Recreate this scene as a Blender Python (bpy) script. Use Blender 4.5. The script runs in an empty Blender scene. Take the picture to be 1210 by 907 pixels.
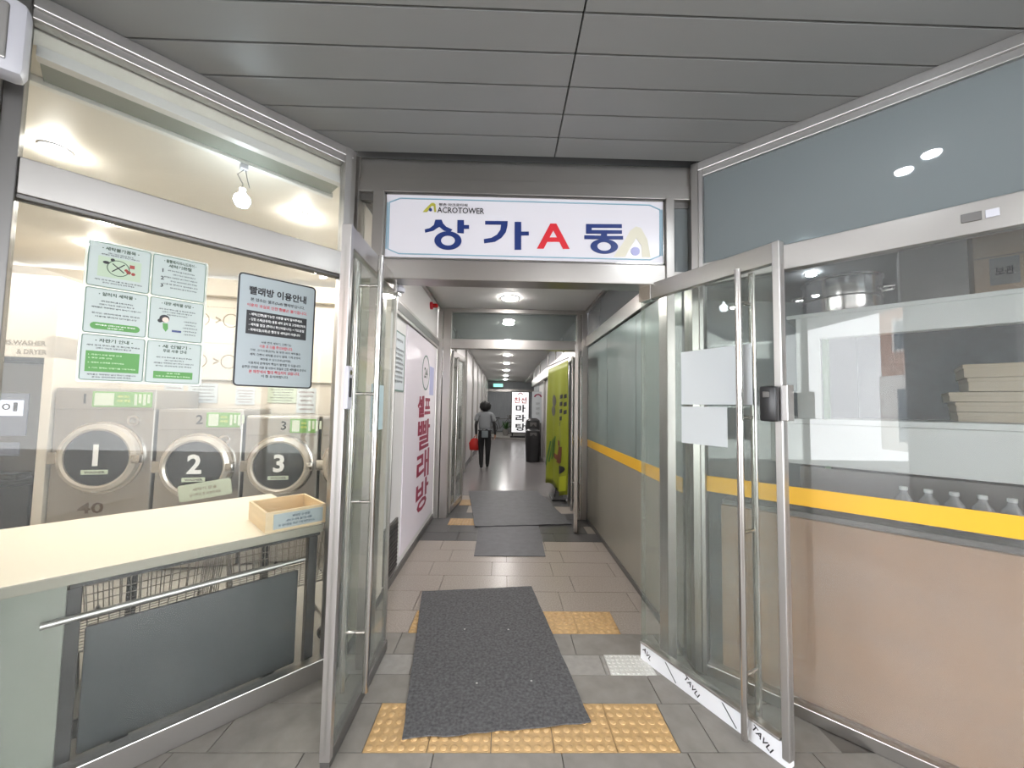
import bpy, bmesh, math, random
from mathutils import Vector, Matrix
rnd = random.Random(7)
SC = bpy.context.scene
COL = SC.collection
S = math.sqrt(.5)

# ------------------------------------------------------------------ camera
cam_d = bpy.data.cameras.new('camera'); cam = bpy.data.objects.new('camera', cam_d); COL.objects.link(cam)
cam_d.sensor_width = 36.0; cam_d.lens = 455.0*36.0/1210.0; cam_d.clip_start = .02; cam_d.clip_end = 400
_R = Vector((0.999645, -0.020169, 0.017425)); _U = Vector((-0.018521, -0.055468, 0.998289)); _F = Vector((0.019168, 0.998257, 0.055822))
m4 = Matrix((( _R.x, _U.x, -_F.x, 0), (_R.y, _U.y, -_F.y, 0), (_R.z, _U.z, -_F.z, 1.63), (0, 0, 0, 1)))
cam.matrix_world = m4
SC.camera = cam

# ------------------------------------------------------------------ world, exposure
w = bpy.data.worlds.new('overcast_sky'); SC.world = w; w.use_nodes = True
bgn = w.node_tree.nodes['Background']; bgn.inputs[0].default_value = (.95, .97, 1.0, 1); bgn.inputs[1].default_value = 4.7
SC.view_settings.view_transform = 'Standard'; SC.view_settings.look = 'None'
SC.view_settings.exposure = 1.0; SC.view_settings.gamma = 1.0; SC.view_settings.use_curve_mapping = False
SC.cycles.max_bounces = 10; SC.cycles.transparent_max_bounces = 24
SC.cycles.diffuse_bounces = 4; SC.cycles.glossy_bounces = 5
SC.cycles.sample_clamp_indirect = 4.0
SC.cycles.caustics_reflective = False; SC.cycles.caustics_refractive = False
LAMP_LAUNDRY, LAMP_CORRIDOR, LAMP_CANOPY, LAMP_SHOP_FILL = 230.0, 125.0, 80.0, 150.0

# ------------------------------------------------------------------ materials
MATS = {}
def srgb(r, g, b):
    f = lambda c: (c/255/12.92) if c/255 <= .04045 else ((c/255+.055)/1.055)**2.4
    return (f(r), f(g), f(b), 1)
def mat(name, col, rough=.5, metal=0., spec=.5, emit=None, noise=None, bump=None, stretch=None, var=.12, coat=0.):
    """principled material; noise=scale of colour variation, bump=(scale,strength), stretch=vector for brushed look"""
    m = bpy.data.materials.new(name); m.use_nodes = True; nt = m.node_tree; p = nt.nodes['Principled BSDF']
    p.inputs['Base Color'].default_value = col; p.inputs['Roughness'].default_value = rough
    p.inputs['Metallic'].default_value = metal; p.inputs['Specular IOR Level'].default_value = spec
    p.inputs['Coat Weight'].default_value = coat
    if emit:
        p.inputs['Emission Color'].default_value = emit[0]; p.inputs['Emission Strength'].default_value = emit[1]
    if noise or bump:
        tc = nt.nodes.new('ShaderNodeTexCoord'); mp = nt.nodes.new('ShaderNodeMapping')
        nt.links.new(tc.outputs['Object'], mp.inputs[0])
        if stretch: mp.inputs['Scale'].default_value = stretch
    if noise:
        n = nt.nodes.new('ShaderNodeTexNoise'); n.inputs['Scale'].default_value = noise; n.inputs['Detail'].default_value = 5
        nt.links.new(mp.outputs[0], n.inputs['Vector'])
        r = nt.nodes.new('ShaderNodeValToRGB')
        r.color_ramp.elements[0].position = .3; r.color_ramp.elements[1].position = .7
        r.color_ramp.elements[0].color = (col[0]*(1-var), col[1]*(1-var), col[2]*(1-var), 1)
        r.color_ramp.elements[1].color = (min(1, col[0]*(1+var)), min(1, col[1]*(1+var)), min(1, col[2]*(1+var)), 1)
        nt.links.new(n.outputs['Fac'], r.inputs[0]); nt.links.new(r.outputs[0], p.inputs['Base Color'])
        if metal > .5:
            mr = nt.nodes.new('ShaderNodeMapRange'); mr.inputs['To Min'].default_value = rough*.8; mr.inputs['To Max'].default_value = rough*1.3
            nt.links.new(n.outputs['Fac'], mr.inputs[0]); nt.links.new(mr.outputs[0], p.inputs['Roughness'])
    if bump:
        n2 = nt.nodes.new('ShaderNodeTexNoise'); n2.inputs['Scale'].default_value = bump[0]; n2.inputs['Detail'].default_value = 3
        nt.links.new(mp.outputs[0], n2.inputs['Vector'])
        b = nt.nodes.new('ShaderNodeBump'); b.inputs['Strength'].default_value = bump[1]; b.inputs['Distance'].default_value = .004
        nt.links.new(n2.outputs['Fac'], b.inputs['Height']); nt.links.new(b.outputs[0], p.inputs['Normal'])
    MATS[name] = m; return m
def glass(name, tint, haze, hazecol, gloss_rough=0.0, refl=1.0, dirt=True):
    """thin pane: transparent with a tint, a thin film of dust, and fresnel reflection"""
    m = bpy.data.materials.new(name); m.use_nodes = True; nt = m.node_tree; nt.nodes.clear()
    out = nt.nodes.new('ShaderNodeOutputMaterial'); tr = nt.nodes.new('ShaderNodeBsdfTransparent'); tr.inputs[0].default_value = tint
    df = nt.nodes.new('ShaderNodeBsdfDiffuse'); df.inputs[0].default_value = hazecol
    mx = nt.nodes.new('ShaderNodeMixShader'); nt.links.new(tr.outputs[0], mx.inputs[1]); nt.links.new(df.outputs[0], mx.inputs[2])
    mx.inputs[0].default_value = haze
    if dirt:
        tc = nt.nodes.new('ShaderNodeTexCoord'); n = nt.nodes.new('ShaderNodeTexNoise'); n.inputs['Scale'].default_value = 3.5; n.inputs['Detail'].default_value = 6
        nt.links.new(tc.outputs['Object'], n.inputs['Vector']); mr = nt.nodes.new('ShaderNodeMapRange')
        mr.inputs['From Min'].default_value = .3; mr.inputs['From Max'].default_value = .75
        mr.inputs['To Min'].default_value = haze*.6; mr.inputs['To Max'].default_value = haze*1.6
        nt.links.new(n.outputs['Fac'], mr.inputs[0]); nt.links.new(mr.outputs[0], mx.inputs[0])
    gl = nt.nodes.new('ShaderNodeBsdfGlossy'); gl.inputs['Roughness'].default_value = gloss_rough
    lw = nt.nodes.new('ShaderNodeLayerWeight'); lw.inputs['Blend'].default_value = .5     # facing = 1-|cos|, same from both sides
    pw = nt.nodes.new('ShaderNodeMath'); pw.operation = 'POWER'; pw.inputs[1].default_value = 5; nt.links.new(lw.outputs['Facing'], pw.inputs[0])
    mu = nt.nodes.new('ShaderNodeMath'); mu.operation = 'MULTIPLY_ADD'; mu.inputs[1].default_value = .9*refl; mu.inputs[2].default_value = .042*refl
    mu.use_clamp = True; nt.links.new(pw.outputs[0], mu.inputs[0])
    m2 = nt.nodes.new('ShaderNodeMixShader'); nt.links.new(mu.outputs[0], m2.inputs[0]); nt.links.new(mx.outputs[0], m2.inputs[1]); nt.links.new(gl.outputs[0], m2.inputs[2])
    nt.links.new(m2.outputs[0], out.inputs[0]); MATS[name] = m; return m

steel = mat('brushed_steel', (.47, .45, .43, 1), .30, 1)
steel_h = mat('brushed_steel_horizontal', (.47, .45, .43, 1), .30, 1)
chrome = mat('polished_steel', (.62, .60, .58, 1), .16, 1)
alu = mat('aluminium', (.50, .485, .475, 1), .34, .9)
steel_dark = mat('dark_steel', (.16, .155, .15, 1), .4, .8)
washer_steel = mat('washer_steel', (.46, .44, .42, 1), .33, .85, noise=8, stretch=(1, 1, .15), var=.08)
clear = glass('clear_glass', (.965, .975, .965, 1), .022, (.85, .86, .83, 1), refl=.5)
clear_r = glass('dusty_glass', (.94, .945, .94, 1), .055, (.74, .75, .75, 1), refl=1.0)
door_glass = glass('door_glass', (.89, .91, .89, 1), .055, (.72, .76, .73, 1), refl=.7)
transom_g = glass('grey_transom_glass', (.50, .54, .55, 1), .42, (.36, .40, .41, 1), refl=1.1, dirt=False)
transom_c = glass('corridor_transom_glass', (.62, .66, .65, 1), .25, (.30, .33, .33, 1), refl=1.0, dirt=False)
frost = mat('frosted_film', srgb(124, 138, 135), .22, 0, .5, noise=2.2, var=.06)
frost_low = mat('beige_film', srgb(140, 136, 124), .25, 0, .5, noise=1.6, var=.05)
frost_leg = mat('frosted_panel', srgb(134, 138, 129), .35, noise=2, var=.05)
panel_ceiling = mat('ceiling_metal', srgb(150, 151, 150), .42, 0, .4, noise=1.2, var=.04)
dark_gap = mat('dark_gap', (.015, .015, .016, 1), .8)
white_ceiling = mat('white_ceiling', srgb(228, 228, 224), .6, noise=1.5, var=.02)
white_wall = mat('white_wall', srgb(214, 212, 210), .4, noise=1.5, var=.03)
cream_wall = mat('cream_wall', srgb(220, 211, 198), .55, noise=5, stretch=(.3, .3, 2.5), var=.03)
cream_ceiling = mat('cream_ceiling', srgb(222, 217, 207), .5, noise=4, stretch=(.4, 2.5, 1), var=.03)
laundry_floor = mat('laundry_floor', srgb(176, 171, 162), .35, noise=3, var=.05)
shop_wall = mat('shop_wall', srgb(150, 156, 160), .7, noise=2, var=.05)
counter_top = mat('cream_laminate', srgb(246, 238, 220), .3)
counter_edge = mat('grey_edge_band', srgb(150, 146, 134), .4)
grey_board = mat('slate_grey_board', srgb(50, 56, 59), .55, noise=2, var=.04)
black_paint = mat('black_paint', (.02, .02, .021, 1), .35)
black_plastic = mat('black_plastic', (.022, .022, .024, 1), .3)
rubber = mat('rubber_mat', srgb(84, 84, 86), .75, noise=60, var=.42, bump=(220, .6))
rubber2 = mat('rubber_mat_worn', srgb(82, 82, 86), .5, noise=10, var=.16, bump=(160, .4))
tile_out = mat('outdoor_tile', srgb(132, 128, 122), .55, noise=9, var=.14, bump=(120, .15))
tile_in = mat('granite_tile', srgb(156, 147, 138), .28, noise=90, var=.22)
tile_far = mat('polished_granite', srgb(132, 128, 128), .22, noise=40, var=.14)
tile_dark = mat('charcoal_tile', srgb(78, 77, 78), .3, noise=20, var=.12)
tile_light = mat('light_grey_tile', srgb(150, 147, 142), .45, noise=20, var=.10)
grout = mat('grout', srgb(112, 107, 101), .8)
tactile = mat('tactile_yellow', srgb(190, 157, 109), .5, noise=30, var=.16)
tactile_far = mat('tactile_tan', srgb(176, 146, 108), .5, noise=14, var=.12)
film_white = mat('white_protective_film', srgb(228, 230, 234), .3)
white_grate = mat('white_plate', srgb(205, 205, 200), .4)
yellow_tape = mat('yellow_tape', srgb(230, 178, 42), .35)
tan_board = mat('tan_board', srgb(170, 140, 115), .55, noise=2.0, stretch=(.5, .5, 3), var=.05)
paper = mat('white_paper', srgb(206, 212, 215), .6)
paper_blue = mat('pale_blue_paper', srgb(176, 187, 192), .5)
card_green = mat('pale_mint_card', srgb(182, 194, 191), .4)
mint_edge = mat('dark_mint_line', srgb(96, 122, 112), .5)
leaf_green = mat('leaf_green', srgb(84, 150, 72), .5)
olive = mat('dark_green_print', srgb(58, 78, 62), .5)
ink = mat('black_ink', (.018, .018, .022, 1), .5)
white_ink = mat('white_ink', (.86, .86, .86, 1), .5)
red_ink = mat('red_ink', srgb(200, 40, 55), .5)
crimson = mat('crimson_print', srgb(142, 26, 64), .5)
sign_white = mat('sign_acrylic', srgb(208, 206, 213), .22, emit=((.94, .93, 1, 1), .04))
navy = mat('navy_vinyl', srgb(28, 50, 112), .35)
sign_red = mat('red_vinyl', srgb(208, 40, 52), .35)
sign_blue = mat('blue_line', srgb(130, 168, 186), .4)
olive_gold = mat('olive_gold', srgb(176, 172, 70), .4)
pale_gold = mat('faded_gold', srgb(212, 208, 190), .4)
lavender = mat('lavender', srgb(166, 168, 208), .4)
pine = mat('pine_wood', srgb(226, 202, 164), .5, noise=6, stretch=(.6, .6, 6), var=.10)
pink_panel = mat('white_panel_film', srgb(226, 218, 226), .3)
skin = mat('skin', srgb(190, 145, 118), .5)
shirt_m = mat('grey_tee', srgb(140, 143, 146), .85)
pants_m = mat('black_trousers', (.014, .014, .016, 1), .8)
hair_m = mat('black_hair', (.008, .008, .008, 1), .6)
red_bag_m = mat('red_bag', srgb(196, 34, 26), .5)
banner_m = mat('lime_banner', srgb(140, 148, 36), .5, noise=2, var=.08)
banner_dark = mat('banner_grey_print', srgb(92, 92, 80), .5)
brown_print = mat('banner_brown_print', srgb(104, 58, 38), .5)
green_print = mat('banner_green_print', srgb(60, 104, 48), .5)
lime_bright = mat('banner_bright_lime', srgb(176, 184, 44), .5)
lightbox_face = mat('lit_acrylic', (.9, .9, .92, 1), .3, emit=((1, 1, 1, 1), .35))
wire_m = mat('cart_wire', (.30, .28, .26, 1), .3, 1)
carton_m = mat('brown_carton', srgb(160, 140, 120), .8, noise=3, var=.06)
carton_g = mat('grey_carton', srgb(128, 126, 124), .8, noise=3, var=.05)
kraft = mat('tan_flat_box', srgb(178, 168, 148), .75, noise=3, var=.05)
bright_white = mat('white_laminate', srgb(200, 206, 204), .4)
pack_film = glass('shrink_film', (.7, .73, .75, 1), .35, (.6, .62, .64, 1), .1, 1.5)
dark_glass = mat('dark_drum_glass', (.03, .034, .038, 1), .12, 0, .6)
bezel = mat('pale_bezel', srgb(206, 198, 188), .25, .5)
lcd = mat('green_label', srgb(120, 170, 92), .4)
lcd2 = mat('pale_green_label', srgb(206, 216, 196), .4)
device_white = mat('off_white_plastic', srgb(196, 196, 204), .4)
concrete = mat('concrete', srgb(150, 148, 144), .8, noise=4, var=.1)
asphalt = mat('asphalt', srgb(120, 120, 120), .85, noise=20, var=.15)
brick_m = mat('brick_facade', srgb(176, 140, 120), .8, noise=6, var=.12)
facade_w = mat('white_facade', srgb(214, 210, 204), .7, noise=3, var=.05)
win_dark = mat('facade_window_glass', (.10, .12, .14, 1), .1)
far_wall_m = mat('grey_shutter', srgb(150, 154, 158), .4, noise=8, stretch=(4, 4, .2), var=.10)
def lamp_mat(name, col, strength):
    return mat(name, (1, 1, 1, 1), .5, emit=(col, strength))
L_laundry = lamp_mat('laundry_lamp', (1, .955, .885, 1), LAMP_LAUNDRY)
L_corr = lamp_mat('corridor_lamp', (1, .96, .93, 1), LAMP_CORRIDOR)
L_canopy = lamp_mat('canopy_lamp', (.90, .96, 1, 1), LAMP_CANOPY)
L_shop_fill = lamp_mat('shop_lamp', (.92, .97, 1, 1), LAMP_SHOP_FILL)
L_bulb = lamp_mat('bulb', (.80, .92, 1, 1), 26)
exit_green = mat('exit_sign_face', srgb(120, 225, 190), .4, emit=((.3, .95, .7, 1), .7))
screen_b = mat('screen_glow', srgb(190, 200, 220), .4, emit=((.75, .8, .95, 1), .45))

# ------------------------------------------------------------------ mesh builder
class B:
    def __init__(s): s.bm = bmesh.new()
    def box(s, x0, x1, y0, y1, z0, z1, bev=0.):
        vs = [s.bm.verts.new((x, y, z)) for x in (x0, x1) for y in (y0, y1) for z in (z0, z1)]
        fs = [(0, 1, 3, 2), (4, 6, 7, 5), (0, 4, 5, 1), (2, 3, 7, 6), (0, 2, 6, 4), (1, 5, 7, 3)]
        fc = [s.bm.faces.new([vs[i] for i in f]) for f in fs]
        if bev > 0:
            ed = list({e for f in fc for e in f.edges})
            bmesh.ops.bevel(s.bm, geom=ed, offset=bev, segments=2, affect='EDGES', profile=.5)
        return s
    def prism(s, pts, z0, z1):           # polygon in xy extruded in z
        a = [s.bm.verts.new((x, y, z0)) for x, y in pts]; b = [s.bm.verts.new((x, y, z1)) for x, y in pts]
        s.bm.faces.new(list(reversed(a))); s.bm.faces.new(b); n = len(pts)
        for i in range(n): s.bm.faces.new((a[i], a[(i+1) % n], b[(i+1) % n], b[i]))
        return s
    def wall_prism(s, pts, y0, y1):      # polygon in xz extruded in y
        a = [s.bm.verts.new((x, y0, z)) for x, z in pts]; b = [s.bm.verts.new((x, y1, z)) for x, z in pts]
        s.bm.faces.new(a); s.bm.faces.new(list(reversed(b))); n = len(pts)
        for i in range(n): s.bm.faces.new((a[i], b[i], b[(i+1) % n], a[(i+1) % n]))
        return s
    def ring(s, cx, cz, ro, ri, y0, y1, n=32, sx=1., sz=1., a0=0., a1=2*math.pi, six=None, siz=None):
        """flat ring (xz plane) with thickness y0..y1"""
        full = abs(a1-a0-2*math.pi) < 1e-6; k = n if full else n+1; q = []
        six = sx if six is None else six; siz = sz if siz is None else siz
        for i in range(k):
            t = a0+(a1-a0)*i/n; c, sn = math.cos(t), math.sin(t)
            q.append([s.bm.verts.new((cx+c*r*fx, y, cz+sn*r*fz)) for r, y, fx, fz in ((ro, y0, sx, sz), (ri, y0, six, siz), (ri, y1, six, siz), (ro, y1, sx, sz))])
        for i in range(n if full else n):
            a = q[i]; b = q[(i+1) % k]
            for j in range(4): s.bm.faces.new((a[j], b[j], b[(j+1) % 4], a[(j+1) % 4]))
        if not full:
            s.bm.faces.new(q[0]); s.bm.faces.new(list(reversed(q[-1])))
        return s
    def tube(s, pts, r, n=10, cap=True, r2=None):
        pts = [Vector(p) for p in pts]; rings = []; m = len(pts)
        for i, p in enumerate(pts):
            d = (pts[min(i+1, m-1)]-pts[max(i-1, 0)]).normalized()
            a = Vector((0, 0, 1)) if abs(d.z) < .9 else Vector((1, 0, 0))
            u = d.cross(a).normalized(); v = d.cross(u).normalized()
            rr = r if r2 is None else r+(r2-r)*i/(m-1)
            rings.append([s.bm.verts.new(p+u*math.cos(2*math.pi*k/n)*rr+v*math.sin(2*math.pi*k/n)*rr) for k in range(n)])
        for i in range(m-1):
            for k in range(n): s.bm.faces.new((rings[i][k], rings[i][(k+1) % n], rings[i+1][(k+1) % n], rings[i+1][k]))
        if cap:
            s.bm.faces.new(rings[0]); s.bm.faces.new(list(reversed(rings[-1])))
        return s
    def lathe(s, prof, c=(0, 0, 0), axis='z', n=24, sx=1, sy=1):
        """prof = [(radius, height)] about axis through c"""
        R_ = []
        for r, h in prof:
            row = []
            for k in range(n):
                t = 2*math.pi*k/n; a, b = r*math.cos(t)*sx, r*math.sin(t)*sy
                p = (a, b, h) if axis == 'z' else ((a, h, b) if axis == 'y' else (h, a, b))
                row.append(s.bm.verts.new((p[0]+c[0], p[1]+c[1], p[2]+c[2])))
            R_.append(row)
        for i in range(len(R_)-1):
            for k in range(n): s.bm.faces.new((R_[i][k], R_[i][(k+1) % n], R_[i+1][(k+1) % n], R_[i+1][k]))
        s.bm.faces.new(R_[0]); s.bm.faces.new(R_[-1])
        return s
    def disc(s, cx, cy, z, r, n=20):
        s.bm.faces.new([s.bm.verts.new((cx+r*math.cos(2*math.pi*k/n), cy+r*math.sin(2*math.pi*k/n), z)) for k in range(n)]); return s
    def mesh(s, name, m=None, smooth=False):
        bmesh.ops.remove_doubles(s.bm, verts=s.bm.verts, dist=1e-6)
        bmesh.ops.recalc_face_normals(s.bm, faces=s.bm.faces)
        me = bpy.data.meshes.new(name); s.bm.to_mesh(me); s.bm.free()
        if m: me.materials.append(m)
        if smooth:
            for p in me.polygons: p.use_smooth = True
            if hasattr(me, 'set_sharp_from_angle'): me.set_sharp_from_angle(angle=math.radians(38))
        return me
    def build(s, name, m, parent=None, smooth=False, **kw):
        return put(name, s.mesh(name, m, smooth), parent, **kw)
def put(name, me, parent=None, loc=None, mtx=None, **kw):
    o = bpy.data.objects.new(name, me); COL.objects.link(o)
    if parent: o.parent = parent
    if mtx is not None: o.matrix_basis = mtx
    if loc is not None: o.location = loc
    for k, v in kw.items(): o[k] = v
    return o
def frame(o, x, y):
    x = Vector((x[0], x[1], 0)).normalized(); y = Vector((y[0], y[1], 0)).normalized()
    return Matrix(((x.x, y.x, 0, o[0]), (x.y, y.y, 0, o[1]), (0, 0, 1, o[2] if len(o) > 2 else 0), (0, 0, 0, 1)))
def at(F, x, y, z=0, rot=0): return F @ Matrix.Translation((x, y, z)) @ Matrix.Rotation(rot, 4, 'Z')
def thing(name, label, cat, mtx=None, group=None):
    o = bpy.data.objects.new(name, None); COL.objects.link(o); o.empty_display_size = .05
    if mtx is not None: o.matrix_basis = mtx
    o['label'] = label; o['category'] = cat
    if group: o['group'] = group
    return o
def struct(name, mtx=None, label=None):
    o = bpy.data.objects.new(name, None); COL.objects.link(o); o.empty_display_size = .05
    if mtx is not None: o.matrix_basis = mtx
    o['kind'] = 'structure'
    if label: o['label'] = label
    return o
def tag(o, label, cat, group=None):
    o['label'] = label; o['category'] = cat
    if group: o['group'] = group
    return o
def copy_tree(o, parent=None):
    c = o.copy(); COL.objects.link(c)
    if parent: c.parent = parent
    for ch in list(o.children): copy_tree(ch, c)
    return c
def text_bm(bm, s, cx, cz, y, w=None, h=None, bold=.012, align='C', res=2):
    """flat lettering facing -y, fitted into w x h around (cx,cz)"""
    cu = bpy.data.curves.new('lettering', 'FONT'); cu.body = s; cu.offset = bold; cu.resolution_u = res
    o = bpy.data.objects.new('lettering', cu); COL.objects.link(o)
    me = o.to_mesh()
    V = [v.co.copy() for v in me.vertices]; P = [list(p.vertices) for p in me.polygons]
    o.to_mesh_clear(); bpy.data.objects.remove(o); bpy.data.curves.remove(cu)
    if not V: return
    x0, x1 = min(v.x for v in V), max(v.x for v in V); z0, z1 = min(v.y for v in V), max(v.y for v in V)
    sx = w/(x1-x0) if w else None; sz = h/(z1-z0) if h else None
    sx = sx or sz; sz = sz or sx
    ox = {'C': cx-(x0+x1)/2*sx, 'L': cx-x0*sx}[align]; oz = cz-(z0+z1)/2*sz
    vs = [bm.verts.new((v.x*sx+ox, y, v.y*sz+oz)) for v in V]
    for p in P:
        try: bm.faces.new([vs[i] for i in p])
        except ValueError: pass
def text(name, s, m, parent, cx, cz, y, w=None, h=None, bold=.012, align='C', res=2, **kw):
    b = bmesh.new(); text_bm(b, s, cx, cz, y, w, h, bold, align, res)
    me = bpy.data.meshes.new(name); b.to_mesh(me); b.free(); me.materials.append(m)
    return put(name, me, parent, **kw)
def lines(name, rows, m, parent, y, h, **kw):
    """several text rows [(string, cx, cz, w)] as one printed block"""
    b = bmesh.new()
    for s, cx, cz, wd in rows: text_bm(b, s, cx, cz, y, wd, h, .018, 'C', 1)
    me = bpy.data.meshes.new(name); b.to_mesh(me); b.free(); me.materials.append(m)
    kw.setdefault('kind', 'stuff')
    return put(name, me, parent, **kw)
def rrect(cx, cz, w, h, r, n=4):
    p = []
    for sx, sz, a in ((1, 1, 0), (-1, 1, 90), (-1, -1, 180), (1, -1, 270)):
        for i in range(n+1):
            t = math.radians(a+90*i/n); p.append((cx+sx*(w/2-r)+r*math.cos(t), cz+sz*(h/2-r)+r*math.sin(t)))
    return p
def outline(b, cx, cz, w, h, r, t, y0, y1, n=4):
    a = rrect(cx, cz, w, h, r, n); c = rrect(cx, cz, w-2*t, h-2*t, max(r-t, .001), n); k = len(a); bm = b.bm
    q = [[bm.verts.new((a[i][0], y0, a[i][1])), bm.verts.new((c[i][0], y0, c[i][1])), bm.verts.new((c[i][0], y1, c[i][1])), bm.verts.new((a[i][0], y1, a[i][1]))] for i in range(k)]
    for i in range(k):
        for j in range(4): bm.faces.new((q[i][j], q[(i+1) % k][j], q[(i+1) % k][(j+1) % 4], q[i][(j+1) % 4]))
    return b

# frames: x to the viewer's right, y into the wall, z up
FL = frame((-1.02, 2.446), (S, S), (-S, S))        # left glazed wall, x<=0
FR = frame((1.265, 2.47), (S, -S), (S, S))         # right glazed wall, x>=0
FD = frame((-1.0, 0), (0, 1), (-1, 0))             # corridor left wall, x = world Y
FC = frame((1.22, 0), (0, -1), (1, 0))             # corridor right wall, x = -world Y
FM = frame((-2.32, 4.0), (math.cos(math.radians(12)), math.sin(math.radians(12))), (-math.sin(math.radians(12)), math.cos(math.radians(12))))
W0 = Matrix.Identity(4)

# ================================================================== FLOOR
floor = B().box(-9, 9, -14, 26, -.12, -.009).build('floor', grout, kind='structure')
rows = [-.495+.3*i for i in range(9)] + [2.205, 2.43, 2.62, 2.855, 3.155, 3.475, 3.79, 4.11, 4.43, 4.73, 5.03, 5.33, 5.64, 5.95, 6.36, 6.74, 7.05]
rows[8] = 1.905
tm = {}
def tile_mesh(kind, w_, d_):
    k = (kind.name, round(w_, 3), round(d_, 3))
    if k not in tm:
        j = .0025
        tm[k] = B().box(j-w_/2, w_/2-j, j-d_/2, d_/2-j, -.02, 0, .0012 if False else 0).mesh('floor_tile', kind)
    return tm[k]
def dome_mesh(kind, sz, dz, n=6):
    b = B(); b.box(-sz/2+.0015, sz/2-.0015, -dz/2+.0015, dz/2-.0015, -.02, .001)
    for i in range(n):
        for k in range(n):
            c = ((i+.5)/n*sz-sz/2, (k+.5)/n*dz-dz/2, 0)
            b.lathe([(.018, .001), (.0165, .004), (.011, .0062)], c, 'z', 10)
    return b.mesh('tactile_tile', kind, True)
dm_near = dome_mesh(tactile, .3, .3); dm_mid = dome_mesh(tactile, .306, .3); dm_far = dome_mesh(tactile_far, .3, .31)
def allowed(x, y):
    if y < 2.5: return (x > -1.02-(2.446-y)-.25) and (x < 1.265+(2.47-y)+.25) and abs(x) < 3.2
    return -1.0 < x < 1.22
def add_tile(x0, x1, y0, y1, m):
    put('floor_tile', tile_mesh(m, x1-x0, y1-y0), floor, ((x0+x1)/2, (y0+y1)/2, rnd.uniform(-.0008, .0008)))
for i in range(len(rows)-1):
    y0, y1 = rows[i], rows[i+1]; yc = (y0+y1)/2
    if yc < -.1: continue
    if yc < 2.5: xs0, xs1, wd, base = -3.0, 3.0, .6, tile_out
    else: xs0, xs1, wd, base = -.995, 1.215, .6, tile_in
    holes = []
    if abs(y0-1.905) < .01: holes = [(-.635, .87)]
    if abs(y0-2.855) < .01: holes = [(-.657, .873)]
    if abs(y0-5.33) < .01: holes = [(-.74, .46)]
    if abs(y0-2.43) < .01: holes = [(.684, .962)]; base = tile_light
    if abs(y0-2.62) < .01: base = tile_out
    x = xs0 - (.3 if i % 2 else .15)
    cuts = []
    while x < xs1: cuts.append((max(x, xs0), min(x+wd, xs1))); x += wd
    for a, b_ in cuts:
        segs = [(a, b_)]
        for h0, h1 in holes:
            ns = []
            for p, q in segs:
                if q <= h0 or p >= h1: ns.append((p, q)); continue
                if p < h0: ns.append((p, h0))
                if q > h1: ns.append((h1, q))
            segs = ns
        for p, q in segs:
            if q-p < .02 or not allowed((p+q)/2, yc): continue
            m = base
            if 4.7 < yc < 5.33 and -.82 < (p+q)/2 < .95: m = tile_dark
            if 5.03 < yc < 5.7 and (p+q)/2 < -.7: m = tile_dark
            if 5.33 < yc: m = tile_dark if rnd.random() < .35 else tile_in
            add_tile(p, q, y0, y1, m)
for k in range(5): put('tactile_tile', dm_near, floor, (-.635+.15+.301*k, 2.055, 0))
for k in range(5): put('tactile_tile', dm_mid, floor, (-.657+.153+.306*k, 3.005, 0))
for k in range(4): put('tactile_tile', dm_far, floor, (-.59+.3*k, 5.485, 0))
put('tactile_tile', B().box(-.1, .1, -.18, .18, -.02, .003).mesh('tactile_tile', tactile_far), floor, (-.6, 6.55, 0))
b = B(); b.box(-.139, .139, -.094, .094, -.02, .002)
for i in range(9):
    for k in range(6): b.lathe([(.011, .002), (.008, .006)], (-.124+.031*i, -.08+.032*k, 0), 'z', 8)
b.build('white_tactile_plate', white_grate, floor, loc=(.823, 2.525, 0))
B().box(-1.1, 1.3, 7.05, 25, -.02, 0).build('polished_floor', tile_far, floor)
B().box(1.3, 4.6, 7.05, 25, -.02, 0).build('polished_floor', tile_far, floor)
# laundry + shop floors
B().prism([(-1.09, 2.5), (-1.09, 5.6), (-6.2, 4.6), (-6.2, 1.2), (-2.25, 1.2), (-1.99, 1.57)], -.02, 0.002).build('laundry_floor', laundry_floor, floor)
B().prism([(1.35, 2.5), (3.5, .35), (6, .35), (6, 5.7), (1.35, 5.7)], -.02, .002).build('shop_floor', tile_light, floor)
# raised kerb at the far end of the corridor
b = B()
pp = [(-1.0, 19.4), (-.2, 18.9), (.5, 18.6), (1.3, 18.3), (3.2, 18.2), (3.2, 23), (-1.0, 23)]
b.prism(pp, 0, .07).build('trim_4', tile_light, kind='structure')

# ================================================================== CANOPY CEILING
ceiling = B().prism([(-1.05, 2.62), (1.3, 2.62), (5.4, -1.5), (5.4, -2.5), (-5.4, -2.5), (-5.4, -1.6)], 3.29, 3.42).build('ceiling', dark_gap, kind='structure')
pms = {}
ys = [2.44-.187*i for i in range(27)]
for i in range(26):
    y1, y0 = ys[i], ys[i+1]
    xl = -1.0-max(0, 2.43-y0)*1.0-.02; xr = 1.25+max(0, 2.45-y0)*1.0+.02
    xl, xr = max(xl, -5.4), min(xr, 5.4)
    joints = [xl] + [j for j in (-5.7, -2.7, .3, 3.3) if xl+.1 < j < xr-.1] + [xr]
    for a, c in zip(joints[:-1], joints[1:]):
        # linear metal panel with folded lips, clipped along the slanting glazed walls
        cut_l = a == xl and xl > -5.4; cut_r = c == xr and xr < 5.4
        p = [(a+(.187 if cut_l else .004), y1-.006), (c-(.187 if cut_r else .004), y1-.006), (c-.004, y0+.006), (a+.004, y0+.006)]
        B().prism(p, 3.262, 3.288).build('ceiling_panel', panel_ceiling, ceiling)

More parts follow.
